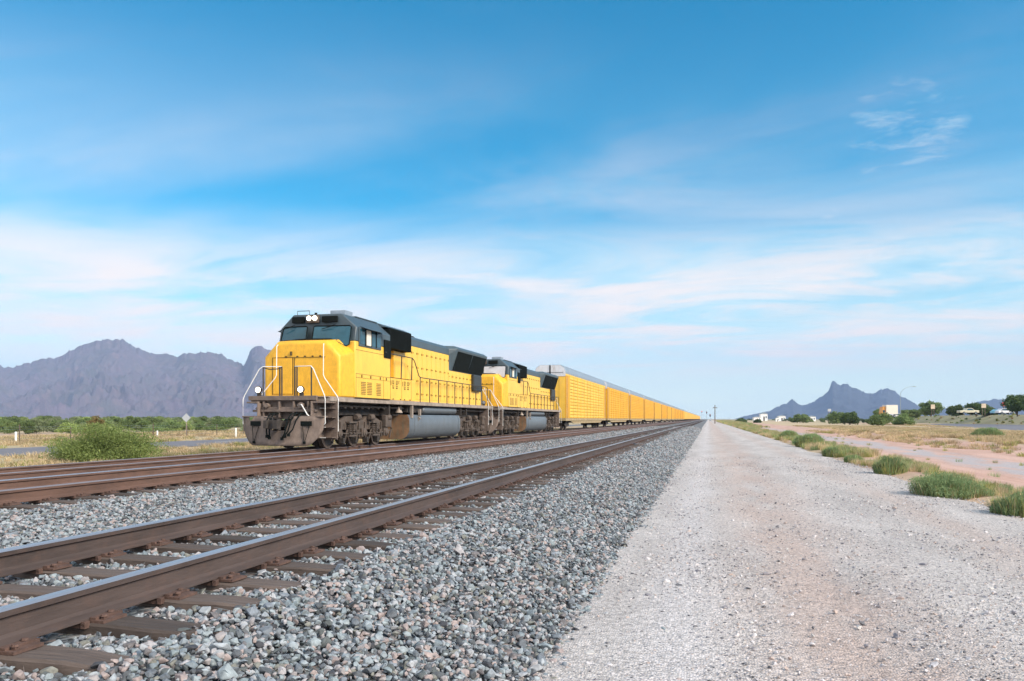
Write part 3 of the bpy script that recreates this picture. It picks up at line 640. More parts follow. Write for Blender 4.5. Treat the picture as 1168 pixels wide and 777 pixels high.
    # nose
    def ring(y, hw, zc1, cx_, zt): return [(-hw, y, 1.835), (hw, y, 1.835), (hw, y, zc1), (cx_, y, zt), (-cx_, y, zt), (-hw, y, zc1)]
    mb = MB(); r0 = ring(1.32, 1.42, 3.22, .92, 3.76); r1 = ring(1.40, 1.50, 3.30, .97, 3.85); r2 = ring(2.45, 1.53, 3.50, 1.0, 3.99)
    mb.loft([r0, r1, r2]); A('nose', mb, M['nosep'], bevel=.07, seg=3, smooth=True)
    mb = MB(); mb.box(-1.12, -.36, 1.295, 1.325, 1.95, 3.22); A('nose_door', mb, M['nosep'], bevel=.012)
    mb = MB()
    for x in (-1.14, -.34, -.27): mb.box(x - .008, x + .008, 1.305, 1.33, 1.92, 3.26)
    mb.box(-1.14, -.34, 1.305, 1.33, 3.25, 3.265); mb.box(-.34, .95, 1.305, 1.33, 3.25, 3.262)
    for x in (-.6, -.15, .15, .45, .75): mb.box(x - .03, x + .03, 1.28, 1.33, 3.27, 3.31)
    mb.box(-.42, -.36, 1.26, 1.33, 3.33, 3.47)
    A('nose_seam', mb, M['seam'])
    # cab
    yf = lambda z: 2.2 + .28 * max(0, z - 3.85)
    def cring(y_or, lo, hi, hw=1.55):
        pts = [(-hw, lo), (hw, lo)] + ([(hw, 4.45), (.98, 4.95), (-.98, 4.95), (-hw, 4.45)] if hi > 4.5 else [(hw, hi), (-hw, hi)])
        return [(x, (yf(z) + (.22 if abs(x) > 1.3 else 0) if y_or is None else y_or), z) for x, z in pts]
    mb = MB(); mb.loft([cring(None, 1.835, 3.92), cring(5.75, 1.835, 3.92)]); A('cab_body', mb, M['yellow'], bevel=.03, smooth=True)
    mb = MB(); mb.loft([cring(None, 3.923, 4.95), cring(5.75, 3.923, 4.95)]); A('cab_roof', mb, M['grey'], bevel=.035, smooth=True)
    def pane(pts, nm='windshield'):
        def yy(x, z): return yf(z) + (.22 * max(0, (abs(x) - .98) / .57)) - .012
        mb = MB(); n = len(pts); V = [(x, yy(x, z) - .03, z) for x, z in pts] + [(x, yy(x, z) + .02, z) for x, z in pts]
        c = (sum(p[0] for p in pts) / n, sum(p[1] for p in pts) / n)
        mb.loft([V[:n], V[n:]]); o = A(nm, mb, M['glass'])
        fr = MB(); fr.tube([(x, yy(x, z) - .035, z) for x, z in pts] + [(pts[0][0], yy(*pts[0]) - .035, pts[0][1])], .022, 6); obj('gasket', fr, M['black'], o)
        wp = MB(); mx_ = c[0]; wp.tube([(mx_ + .1, yy(mx_, 4.6) - .05, 4.55), (mx_ - .25, yy(mx_, 4.4) - .07, 4.42)], .012, 5); wp.tube([(mx_ - .05, yy(mx_, 4.4) - .07, 4.46), (mx_ - .45, yy(mx_, 4.35) - .07, 4.36)], .014, 5); obj('wiper', wp, M['black'], o)
    pane([(-.05, 4.0), (-.05, 4.45), (0, 4.49), (1.33, 4.49), (1.39, 4.44), (1.38, 3.78), (1.28, 3.72), (.72, 3.98)])
    pane([(-.30, 4.0), (-.30, 4.45), (-.35, 4.49), (-1.3, 4.49), (-1.37, 4.42), (-1.42, 4.02), (-1.36, 3.96)])
    # headlights, number boards
    mb = MB(); mb.box(-.42, .1, yf(4.8) - .06, yf(4.8) + .05, 4.62, 4.92); hl = A('headlight_housing', mb, M['grime'], bevel=.02)
    for x in (-.285, -.045):
        mb = MB(); mb.lathe((x, yf(4.8) - .06, 4.79), (0, -1, 0), ((0, .09), (.035, .09), (.05, .07)), 16); obj('headlight', mb, M['lamp'], hl)
    for a, b_ in ((.22, .85), (-1.0, -.5)):
        mb = MB(); mb.box(a, b_, yf(4.7) - .03, yf(4.7) + .05, 4.63, 4.86); A('number_board', mb, M['black'], bevel=.02)
    # ditch lights
    for x in (-1.13, .50):
        mb = MB(); mb.box(x - .05, x + .05, .36, .5, 1.85, 1.97); mb.lathe((x, .5, 2.07), (0, -1, 0), ((0, .08), (.12, .13), (.16, .13)), 16); d_ = A('ditch_light', mb, M['dgrime'], smooth=True)
        mb = MB(); mb.lathe((x, .34, 2.07), (0, -1, 0), ((0, .100), (.02, .095), (.03, .07)), 16); obj('lens', mb, M['lamp'], d_, smooth=True)
    # roof bits
    mb = MB(); mb.box(.35, .95, 2.85, 3.5, 4.95, 5.12); mb.box(.4, .9, 2.84, 2.86, 4.98, 5.09); A('air_conditioner', mb, M['roofg'], bevel=.03)
    mb = MB(); mb.tube([(-.95, 2.75, 4.93), (-.95, 2.75, 5.12), (-.45, 2.75, 5.12), (-.45, 2.75, 4.93)], .014, 6); A('antenna', mb, M['dkrail'])
    mb = MB(); mb.cyl((-.16, 2.7, 4.95), (-.16, 2.7, 5.03), .05); A('beacon', mb, M['black'])
    mb = MB(); mb.box(-.9, 1.0, 3.7, 5.7, 4.95, 5.0); A('roof_panel', mb, M['grey'], bevel=.02)
    mb = MB(); 
    for k in range(3): mb.cyl((.2 + .14 * k, 7.4, 4.9), (.2 + .14 * k, 7.0 - .06 * k, 4.9), .03, .075, 12)
    mb.box(.15, .55, 7.3, 7.45, 4.78, 4.9); A('air_horn', mb, M['dkrail'])
    # side windows, visor
    for s in (-1, 1):
        mb = MB(); mb.box(s * 1.55, s * 1.585, 2.72, 4.75, 3.76, 4.47); wd = A('side_window', mb, M['grey'], bevel=.012)
        for a, b_ in ((2.80, 3.25), (3.85, 4.2), (4.28, 4.67)):
            mb = MB(); mb.box(s * 1.586, s * 1.594, a, b_, 3.84, 4.40); obj('pane', mb, M['glass'], wd)
        mb = MB(); mb.box(s * 1.59, s * 1.64, 3.30, 3.68, 3.82, 4.40); obj('sliding_pane', mb, M['cream'], wd, bevel=.01)
        for y in (3.25, 3.78, 4.24):
            mb = MB(); mb.box(s * 1.59, s * 1.61, y - .025, y + .025, 3.80, 4.42); obj('window_bar', mb, M['black'], wd)
        mb = MB(); mb.add([(s * 1.52, 2.9, 4.50), (s * 1.86, 2.9, 4.38), (s * 1.86, 4.9, 4.38), (s * 1.52, 4.9, 4.50), (s * 1.52, 2.9, 4.52), (s * 1.86, 2.9, 4.40), (s * 1.86, 4.9, 4.40), (s * 1.52, 4.9, 4.52)],
                          [(0, 3, 2, 1), (4, 5, 6, 7), (0, 1, 5, 4), (1, 2, 6, 5), (2, 3, 7, 6), (3, 0, 4, 7)]); A('window_visor', mb, M['grey'])
        mb = MB(); mb.box(s * 1.55, s * 1.60, 5.05, 5.72, 3.50, 4.22); A('cab_side_hatch', mb, M['black'], bevel=.02)
        mb = MB(); mb.box(s * 1.549, s * 1.557, 2.5, 5.05, 3.60, 3.613); mb.box(s * 1.549, s * 1.557, 2.5, 5.7, 2.72, 2.733); mb.box(s * 1.549, s * 1.557, 2.5, 5.7, 2.58, 2.59)
        for y in (2.52, 5.05, 5.74): mb.box(s * 1.549, s * 1.557, y - .006, y + .006, 1.84, 2.72)
        for y in (3.0, 3.8, 4.7, 5.3): mb.box(s * 1.55, s * 1.575, y - .025, y + .025, 2.60, 2.70)
        mb.box(s * 1.505, s * 1.57, 2.45, 5.7, 1.835, 1.86)
        A('cab_seam', mb, M['seam'])
        for y in (2.95, 3.5, 4.35):
            mb = MB(); 
            for k in range(8): mb.box(s * 1.55, s * 1.568, y, y + .40, 1.98 + k * .062, 1.998 + k * .062 + .008)
            A('louver', mb, mat_l)
    # cabinet behind cab with stencil marks
    for s in (-1, 1):
        mb = MB(); mb.box(s * 1.02, s * 1.47, 5.80, 8.75, 1.835, 2.76); A('cabinet', mb, M['yellow'], bevel=.02)
        mb = MB()
        for y in (5.86, 7.15, 8.28): mb.box(s * 1.468, s * 1.475, y - .008, y + .008, 1.86, 2.74)
        for y in (6.2, 7.0, 7.45, 8.1): mb.box(s * 1.47, s * 1.50, y - .04, y + .04, 1.86, 1.90)
        mb.box(s * 1.40, s * 1.49, 5.80, 8.30, 2.755, 2.772)
        A('cabinet_seam', mb, M['seam'])
        mb = MB()
        def bar(y, z, wy, hz): mb.box(s * 1.47, s * 1.476, y, y + wy, z - hz, z)
        for y0 in (5.98, 7.25):
            bar(y0, 2.64, .05, .20)
            for yy in (y0 + .17, y0 + .55):
                bar(yy, 2.66, .05, .12); bar(yy + .12, 2.66, .05, .12); bar(yy, 2.53, .17, .045); bar(yy, 2.45, .05, .07); bar(yy + .12, 2.45, .05, .07); bar(yy, 2.36, .17, .05)
            bar(y0 + .82, 2.64, .05, .12); bar(y0 + .87, 2.66, .04, .04)
        A('stencil_marks', mb, M['seam'])
    # narrow section and black intake box
    mb = MB(); mb.box(-.95, .95, 5.76, 8.5, 1.84, 4.05); A('electrical_section', mb, M['yellow'], bevel=.02)
    mb = MB(); mb.box(.95, 1.12, 7.15, 8.5, 1.84, 3.96); mb.box(-1.12, -.95, 7.15, 8.5, 1.84, 3.96); A('filter_housing', mb, M['yellow'], bevel=.02)
    mb = MB(); mb.box(-1.45, 1.45, 5.95, 8.35, 3.97, 4.80); o = A('intake_grille', mb, M['black'], bevel=.02)
    mb = MB()
    for s in (-1, 1):
        for k in range(16): mb.box(s * 1.45, s * 1.465, 6.0, 8.3, 4.02 + k * .047, 4.035 + k * .047)
    obj('grille_slats', mb, M['black'], o)
    mb = MB(); mb.loft([[(-1.4, y, 4.8), (1.4, y, 4.8), (1.0, y, 4.97), (-1.0, y, 4.97)] for y in (5.76, 8.5)]); mb.box(-.04, .04, 6.3, 6.4, 4.97, 5.08); mb.box(-.04, .04, 8.1, 8.2, 4.97, 5.12); A('intake_roof', mb, M['grey'], bevel=.02)
    # main hood
    mb = MB(); mb.box(-1.12, 1.12, 8.5, 20.35, 1.84, 4.34); A('hood', mb, M['yellow'], bevel=.02)
    mb = MB(); mb.loft([[(-1.12, y, 4.343), (1.12, y, 4.343), (1.12, y, 4.66), (.9, y, 4.82), (-.9, y, 4.82), (-1.12, y, 4.66)] for y in (8.5, 14.9)]); A('hood_roof', mb, M['grey'], bevel=.02)
    mb = MB(); mb.box(-.7, .7, 8.8, 10.6, 4.8, 4.93); mb.box(-.35, .35, 9.4, 10.2, 4.93, 5.02); mb.box(-.5, .5, 11.2, 12.4, 4.8, 4.92); mb.cyl((0, 11.8, 4.9), (0, 11.8, 5.02), .28, n=16); mb.box(-.7, .7, 12.9, 14.3, 4.8, 4.87); A('exhaust_stack', mb, M['dgrime'], bevel=.02)
    # hood doors
    door = MB(); door.box(0, .014, -.30, .30, 1.95, 4.25); dm = obj('hood_door', door, M['yellow'], link=False, bevel=.006, seg=1)
    lt = MB()
    for z in (2.15, 2.75, 3.35, 4.0):
        lt.box(.012, .035, .20, .25, z, z + .09); lt.box(.012, .03, -.26, -.22, z + .02, z + .08)
    lm = obj('door_latch', lt, M['seam'], link=False)
    low = MB(); low.box(0, .014, -.30, .30, 1.95, 3.42); dml = obj('hood_door', low, M['yellow'], link=False, bevel=.006, seg=1)
    lt = MB()
    for z in (2.15, 2.75, 3.2):
        lt.box(.012, .035, .20, .25, z, z + .09); lt.box(.012, .03, -.26, -.22, z + .02, z + .08)
    lml = obj('door_latch', lt, M['seam'], link=False)
    for s in (-1, 1):
        for k in range(18):
            y = 8.95 + .64 * k; hi = y < 14.3
            src, ls = (dm, lm) if hi else (dml, lml)
            o = src.copy(); COL.objects.link(o); o.parent = T; o.location = (s * 1.12, y, 0); o.rotation_euler = (0, 0, 0 if s > 0 else math.pi)
            q = ls.copy(); COL.objects.link(q); q.parent = o
    # radiator flare
    mb = MB(); cs = [(-1.13, 3.55), (1.13, 3.55), (1.46, 4.60), (1.48, 4.70), (1.25, 4.85), (-1.25, 4.85), (-1.48, 4.70), (-1.46, 4.60)]
    cs0 = [(-1.127, 3.55), (1.127, 3.55), (1.14, 4.4), (1.13, 4.66), (.9, 4.83), (-.9, 4.83), (-1.13, 4.66), (-1.14, 4.4)]
    mb.loft([[(x, 14.45, z) for x, z in cs0], [(x, 14.72 + .12 * (z - 3.5), z) for x, z in cs], [(x, 20.4 + .1 * (z - 3.5), z) for x, z in cs]]); A('radiator_flare', mb, M['grey'], bevel=.03)
    for s in (-1, 1):
        for a, b_ in ((14.95, 17.6), (17.68, 20.38)):
            mb = MB(); dx, dz = .49, .87; q = []
            p0 = (1.15, 3.60); p1 = (1.45, 4.57)
            mb.add([(s * (p0[0] + .02), a, p0[1]), (s * (p1[0] + .02), a + .06, p1[1]), (s * (p1[0] + .02), b_, p1[1]), (s * (p0[0] + .02), b_, p0[1]),
                    (s * (p0[0] - .02), a, p0[1]), (s * (p1[0] - .02), a + .06, p1[1]), (s * (p1[0] - .02), b_, p1[1]), (s * (p0[0] - .02), b_, p0[1])], [(0, 1, 2, 3), (7, 6, 5, 4), (0, 4, 5, 1), (1, 5, 6, 2), (2, 6, 7, 3), (3, 7, 4, 0)])
            A('radiator_screen', mb, M['black'])
        mb = MB(); mb.box(s * 1.12, s * 1.32, 18.35, 19.9, 2.62, 3.56); A('vent_box', mb, M['dkgrey'], bevel=.06)
    mb = MB(); mb.box(-.25, .25, 20.36, 20.45, 3.9, 4.2); A('rear_light', mb, M['dgrime'])
    # rails
    def rail_set(pts, posts, m=M['dkrail'], r=.023, nm='handrail'):
        mb = MB(); mb.tube(pts, r, 6)
        for p in posts: mb.tube([p[0], p[1]], r * 1.05, 6)
        A(nm, mb, m)
    for s in (-1, 1):
        x = s * 1.50
        rail_set([(s * 1.60, 5.1, 3.72), (x, 5.9, 3.72), (x, 8.35, 3.72), (x, 8.6, 3.6), (x, 9.15, 2.98), (x, 9.35, 2.92), (x, 20.2, 2.92), (x, 20.45, 2.85), (x, 20.5, 1.83)],
                 [((s * 1.5, 5.82, 2.5), (s * 1.5, 5.82, 3.72)), ((s * 1.47, 7.1, 2.76), (x, 7.1, 3.72)), ((s * 1.47, 8.3, 2.76), (x, 8.3, 3.72))] +
                 [((x, 9.3 + 1.25 * k, 1.70), (x, 9.3 + 1.25 * k, 2.92)) for k in range(9)])
        # white rails by the front steps and rear steps
        X = s * 1.56
        rail_set([(s * .90, 1.28, 3.72), (s * .92, 1.22, 3.66), (s * .92, 1.2, 2.62), (s * .98, 1.18, 2.5), (s * 1.52, 1.08, 1.84), (X, 1.07, 1.72), (X, 1.07, .62)], [], M['white'], .016)
        rail_set([(s * .25, .42, 2.87), (s * .92, .3, 2.87), (s * 1.03, .26, 2.78), (s * 1.52, .12, 1.86), (X, .10, 1.72), (X, .10, .9), (s * 1.45, .10, .82)], [], M['white'], .016)
        rail_set([(s * 1.3, 20.5, 2.9), (X, 20.47, 1.85), (X, 20.47, .7)], [], M['white'], .016)
        rail_set([(s * .9, 21.3, 2.9), (X, 21.3, 1.85), (X, 21.3, .7)], [((s * .9, 21.28, 1.83), (s * .9, 21.28, 2.9))], M['white'], .016)
        rail_set([(s * .92, .34, 1.85), (s * .92, .34, 2.85)], [((s * .25, .42, 1.85), (s * .25, .42, 2.87)), ((s * .33, .42, 1.85), (s * .33, .42, 2.87))], M['dkrail'], .028, 'end_post')
    rail_set([(-.92, .34, 2.84), (-.7, .36, 2.78), (-.4, .4, 2.79), (-.25, .42, 2.84)], [], M['dkrail'], .02, 'safety_chain')
    rail_set([(.42, .3, 1.52), (.62, .2, 1.55), (.9, .1, 1.2), (.95, .12, 1.16)], [], M['white'], .02, 'cut_lever')
    # grab irons on right of nose
    rail_set([(1.0, 2.1, 3.96), (1.0, 2.0, 3.90), (1.3, 2.05, 3.72), (1.32, 2.12, 3.7)], [], M['dkrail'], .014, 'grab_iron')
    # fuel tank
    prof = []
    for a in range(0, 91, 15): prof.append((1.02 + .45 * math.sin(R(a)), .62 - .45 * math.cos(R(a))))
    full = [(0, .17)] + prof + [(1.47, 1.05), (1.38, 1.24)] ; full = full + [(-x, z) for x, z in full[::-1][:-1]]
    mb = MB(); n = len(full); mb.loft([[(x, 8.05, z) for x, z in full], [(x, 15.3, z) for x, z in full]], caps=False)
    mb.add([(x, 8.05, z) for x, z in full], [tuple(range(n))], 1); mb.add([(x, 15.3, z) for x, z in full], [tuple(range(n))], 1)
    for y in (8.7, 15.0): mb.loft([[(x * 1.008, y, (z - .7) * 1.012 + .7) for x, z in full], [(x * 1.008, y + .05, (z - .7) * 1.012 + .7) for x, z in full]])
    A('fuel_tank', mb, [M['tank'], M['tankend']], smooth=True)
    for s in (-1, 1):
        mb = MB(); mb.lathe((s * 1.22, 10.1, 1.47), (0, 1, 0), ((0, .08), (.06, .16), (.15, .185), (4.75, .185), (4.84, .16), (4.9, .08)), 18); A('air_reservoir', mb, M['tank'], smooth=True)
        mb = MB(); mb.cyl((s * 1.42, 9.2, 1.02), (s * 1.52, 9.2, 1.12), .07); mb.box(s * 1.4, s * 1.5, 8.3, 8.45, 1.1, 1.66); mb.box(s * 1.4, s * 1.5, 9.3, 9.42, 1.2, 1.5); A('fuel_filler', mb, M['sill'])
    mb = MB(); mb.lathe((1.30, 7.25, 1.60), (0, 0, -1), ((0, .03), (.04, .07), (.16, .10), (.26, .16), (.28, .165)), 16); A('bell', mb, M['sill'], smooth=True)
    # trucks
    def truck(yc):
        mb = MB(); mb.box(-1.0, 1.0, yc - 1.2, yc + 1.2, .7, 1.0); mb.box(-.4, .4, yc - .5, yc + .5, 1.0, 1.2)
        mb.box(-1.0, 1.0, yc - 2.85, yc - 2.7, .75, .95); mb.box(-1.0, 1.0, yc + 2.7, yc + 2.85, .75, .95)
        t = A('truck', mb, M['dgrime'])
        for s in (-1, 1):
            mb = MB(); out = [(-2.95, .78), (-2.9, 1.0), (-2.3, 1.08), (-1.9, .98), (-1.2, 1.16), (-.5, 1.16), (-.2, 1.02), (.2, 1.02), (.5, 1.16), (1.2, 1.16), (1.9, .98), (2.3, 1.08), (2.9, 1.0), (2.95, .78),
                               (2.45, .72), (2.4, .42), (1.8, .42), (1.75, .66), (.5, .64), (.34, .40), (-.34, .40), (-.5, .64), (-1.75, .66), (-1.8, .42), (-2.4, .42), (-2.45, .72)]
            mb.prism_x([(yc + y, z) for y, z in out], s * 1.0, s * 1.14); obj('side_frame', mb, M['grime'], t, bevel=.02)
            mb = MB()
            for dy in (-2.1, 0, 2.1):
                mb.box(s * 1.12, s * 1.28, yc + dy - .2, yc + dy + .2, .38, .70); mb.lathe((s * 1.26, yc + dy, .53), (s, 0, 0), ((0, .15), (.06, .15), (.08, .10), (.11, .09)), 14)
                mb.box(s * 1.14, s * 1.2, yc + dy - .3, yc + dy - .24, .35, .95); mb.box(s * 1.14, s * 1.2, yc + dy + .24, yc + dy + .3, .35, .95)
            obj('journal_box', mb, M['grime'], t, bevel=.015)
            mb = MB()
            for dy in (-1.05, 1.05):
                for q in (-.16, .16):
                    mb.tube([(s * (1.22 + .075 * math.cos(a * .9)), yc + dy + q + .075 * math.sin(a * .9), .48 + a * .010) for a in range(0, 42, 1)], .02, 5)
                mb.box(s * 1.1, s * 1.32, yc + dy - .32, yc + dy + .32, .40, .47); mb.box(s * 1.1, s * 1.32, yc + dy - .32, yc + dy + .32, .90, .96)
            obj('coil_spring', mb, M['grime'], t)
            mb = MB()
            for dy in (-2.62, -.62, .62, 2.3):
                mb.lathe((s * 1.27, yc + dy - .15, 1.12), (0, 1, 0), ((0, .09), (.05, .13), (.28, .13), (.36, .05), (.5, .04)), 12)
                mb.box(s * 1.14, s * 1.24, yc + dy - .1, yc + dy + .1, .9, 1.1)
            mb.tube([(s * 1.2, yc - 2.8, .60), (s * 1.22, yc - 1.5, .52), (s * 1.22, yc + 1.5, .50), (s * 1.2, yc + 2.8, .6)], .025, 6)
            for dy in (-1.5, -.55, .6, 1.55, 2.65, -2.6): mb.tube([(s * 1.2, yc + dy, .9), (s * 1.24, yc + dy + .08, .65), (s * 1.18, yc + dy, .28)], .03, 6)
            obj('brake_cylinder', mb, M['grime'], t, smooth=True)
            for k in range(4):
                dy = (-1.55, -.5, .5, 1.5)[k]; mb = MB(); mb.box(s * .98, s * 1.2, yc + dy - .07, yc + dy + .07, .14, .36); obj('brake_shoe', mb, M['dgrime'], t, bevel=.02)
            mb = MB(); mb.box(s * 1.12, s * 1.34, yc + .95 + 1.0, yc + 1.55 + 1.0, .72, 1.22) if s * 0 == 0 else None; obj('sand_box', mb, M['grime'], t, bevel=.03)
        for dy in (-2.1, 0, 2.1):
            mb = MB()
            for s in (-1, 1): mb.lathe((s * .68, yc + dy, .53), (s, 0, 0), ((0, .560), (.03, .56), (.035, .535), (.145, .53), (.146, .46), (.10, .44), (.08, .2), (.14, .17), (.16, .12)), 32)
            mb.cyl((-.7, yc + dy, .53), (.7, yc + dy, .53), .09); obj('wheelset', mb, M['steel'], t, smooth=True)
    truck(3.85); truck(18.05)
    return T
M['dkgrey'] = mat('dark_grey_paint', (.03, .035, .035), .5, var=.2)
mat_l = mat('dark_louver_slat', (.26, .15, .03), .6, var=.2)  # slats in a darker amber than the cab side
YL = 24.2
lo1 = build_loco('lead yellow diesel locomotive with lit headlights and a brown snow plow'); lo1.location = (CX_T, YL, RZ_T)
lo2 = copy_tree(lo1); lo2.location = (CX_T, YL + 22.75, RZ_T)
lo2['label'] = 'second yellow diesel locomotive coupled behind the lead one, lamps unlit'
M['unlit'] = mat('unlit_lamp_glass', (.35, .36, .38), .2, var=.1)
for o in [lo2] + list(lo2.children_recursive):
    if o.name.split('.')[0] in ('lens', 'headlight'):
        o.data = o.data.copy(); o.data.materials[0] = M['unlit']
    if o.name.split('.')[0] == 'windshield': o.data = o.data.copy(); o.data.materials[0] = mat('pale_windshield', (.42, .42, .44), .15, var=.1, spec=.8)

# ------------------------------------------------------------------ autoracks
CL = 29.4
def build_rack(label, pm, detail=True):
    T = thing('autorack_car', label, 'railway car', (0, 0, 0), 0, 'yellow autorack cars of the train')
    A = lambda nm, mb, m, p=T, **k: obj(nm, mb, m, p, **k)
    mb = MB(); mb.box(-1.36, 1.36, .5, CL - .5, 1.12, 5.18); mb.box(-1.46, 1.46, .42, .56, 1.12, 5.2); mb.box(-1.46, 1.46, CL - .56, CL - .42, 1.12, 5.2)
    for s in (-1, 1):
        for y in (2.35, CL - 2.47): mb.box(s * 1.36, s * 1.50, y, y + .12, 1.12, 5.2)
        mb.box(s * 1.36, s * 1.47, .5, CL - .5, 5.05, 5.2)
    A('body', mb, pm, bevel=.01, seg=1)
    for s in (-1, 1):
        for ya in (.40, CL - 2.34):
            mb = MB(); mb.box(s * 1.355, s * 1.470, ya, ya + 1.94, 1.14, 5.04); A('end_bay_panel', mb, M['bay'])
    for s in (-1, 1):
        mb = MB(); y0, y1 = 2.47, CL - 2.47; nr = 13; h = (5.05 - 1.15) / nr
        for k in range(nr):
            z = 1.15 + k * h
            mb.add([(s * 1.42, y0, z), (s * 1.465, y0, z + h * .22), (s * 1.465, y0, z + h * .75), (s * 1.42, y0, z + h), (s * 1.42, y1, z), (s * 1.465, y1, z + h * .22), (s * 1.465, y1, z + h * .75), (s * 1.42, y1, z + h)],
                   [(0, 4, 5, 1), (1, 5, 6, 2), (2, 6, 7, 3), (0, 1, 2, 3), (7, 6, 5, 4)])
            mb.box(s * 1.38, s * 1.462, y0, y1, z - .012, z + .012, 1)
        A('side_panel', mb, [pm, M['rackseam']])
        mb = MB()
        for k in range(1, 11): y = y0 + (y1 - y0) * k / 11; mb.box(s * 1.36, s * 1.495, y - .035, y + .035, 1.12, 5.1)
        for z in (2.55, 3.9): mb.box(s * 1.36, s * 1.485, y0, y1, z - .03, z + .03)
        A('side_post', mb, pm)
        if detail:
            mb = MB()
            for ya in (.72, CL - 1.15):
                for z in np.arange(.9, 5.0, .42): mb.box(s * 1.47, s * 1.49, ya, ya + .42, z, z + .025)
                for q in (ya, ya + .42): mb.box(s * 1.47, s * 1.49, q, q + .02, .85, 5.05)
            A('ladder', mb, M['sill'])
    mb = MB(); cs = [(-1.47, 5.2), (1.47, 5.2), (1.47, 5.38), (1.30, 5.78), (.95, 6.02), (-.95, 6.02), (-1.30, 5.78), (-1.47, 5.38)]
    mb.loft([[(x, y, z) for x, z in cs] for y in (.40, CL - .40)]); rf = A('roof', mb, [M['roofg']], bevel=.01, seg=1)
    mb = MB()
    for k in range(24): 
        y = .9 + (CL - 1.8) * k / 23; mb.loft([[(x * 1.008, yy, z * 1.0025 if z > 5.25 else z) for x, z in cs[1:]] + [(x * 1.0, yy, z - .03) for x, z in cs[1:]][::-1] for yy in (y, y + .06)])
    obj('roof_rib', mb, M['roofg'], rf)
    # end doors facing forward and back
    for y0, dy in ((.38, 1), (CL - .38, -1)):
        mb = MB(); mb.box(-1.40, 1.40, min(y0, y0 + .05 * dy), max(y0, y0 + .05 * dy), 1.15, 4.95); 
        for x in (-.9, -.45, 0, .45, .9): mb.box(x - .03, x + .03, min(y0 - .03 * dy, y0), max(y0 - .03 * dy, y0), 1.15, 4.95)
        A('end_door', mb, M['rack2'] if pm != M['rack1'] else pm)  # deeper orange doors paint in the shade seen at the car joints
        mb = MB(); mb.prism_y([(-1.44, 4.97), (1.44, 4.97), (1.44, 5.38), (1.27, 5.75), (.93, 5.99), (-.93, 5.99), (-1.27, 5.75), (-1.44, 5.38)], min(y0, y0 - .03 * dy), max(y0, y0 - .03 * dy)); eg = A('end_gable', mb, M['rackend'])
        mb = MB(); mb.box(-.06, .06, min(y0 - .06 * dy, y0 - .03 * dy), max(y0 - .06 * dy, y0 - .03 * dy), 4.6, 5.98); mb.box(-1.2, 1.2, min(y0 - .05 * dy, y0 - .03 * dy), max(y0 - .05 * dy, y0 - .03 * dy), 5.30, 5.33); obj('end_brace', mb, M['black'], eg)
    mb = MB(); mb.box(-1.5, 1.5, .3, CL - .3, .88, 1.12); 
    for s in (-1, 1): mb.prism_x([(3, .9), (5, .62), (CL - 5, .62), (CL - 3, .9)], s * 1.3, s * 1.42)
    A('underframe', mb, mat('rack_sill_dirt', (.42, .32, .18), .8, var=.3, scale=1.5, dirt=(.2, .14, .09), dirt_amt=.7), bevel=.01, seg=1)
    mb = MB(); mb.box(-.3, .3, -.25, CL + .25, .7, .92); A('center_sill', mb, M['dgrime'])
    for yc in (3.0, CL - 3.0):
        mb = MB(); mb.box(-1.0, 1.0, yc - .2, yc + .2, .45, .85)
        for s in (-1, 1): mb.prism_x([(yc - 1.15, .52), (yc - .9, .72), (yc - .35, .82), (yc + .35, .82), (yc + .9, .72), (yc + 1.15, .52), (yc + 1.0, .36), (yc + .72, .36), (yc + .45, .32), (yc - .45, .32), (yc - .72, .36), (yc - 1.0, .36)], s * .98, s * 1.1)
        t = A('truck', mb, M['dgrime'])
        for dy in (-.86, .86):
            mb = MB()
            for s in (-1, 1): mb.lathe((s * .68, yc + dy, .42), (s, 0, 0), ((0, .445), (.03, .445), (.035, .42), (.145, .42), (.146, .36), (.1, .33), (.09, .1)), 20)
            mb.cyl((-.7, yc + dy, .42), (.7, yc + dy, .42), .08); obj('wheelset', mb, M['steel'], t, smooth=True)
    return T
YC = YL + 46.55
protos = [build_rack('', M['rack1']), build_rack('', M['rack2']), build_rack('', M['rack3'])]
seqm = [0, 1, 1, 1, 2, 1, 2, 2, 1, 2, 1, 2]
ordn = ['first yellow autorack, right behind the second locomotive', 'second autorack car behind the locomotives, more orange than the first', 'third autorack car behind the locomotives', 'fourth autorack car behind the locomotives',
        'fifth autorack car behind the locomotives', 'sixth autorack car behind the locomotives', 'seventh autorack car behind the locomotives', 'eighth autorack car behind the locomotives', 'ninth autorack car behind the locomotives',
        'tenth autorack car behind the locomotives', 'eleventh autorack car behind the locomotives', 'twelfth autorack car behind the locomotives']
used = set()
farmesh = None
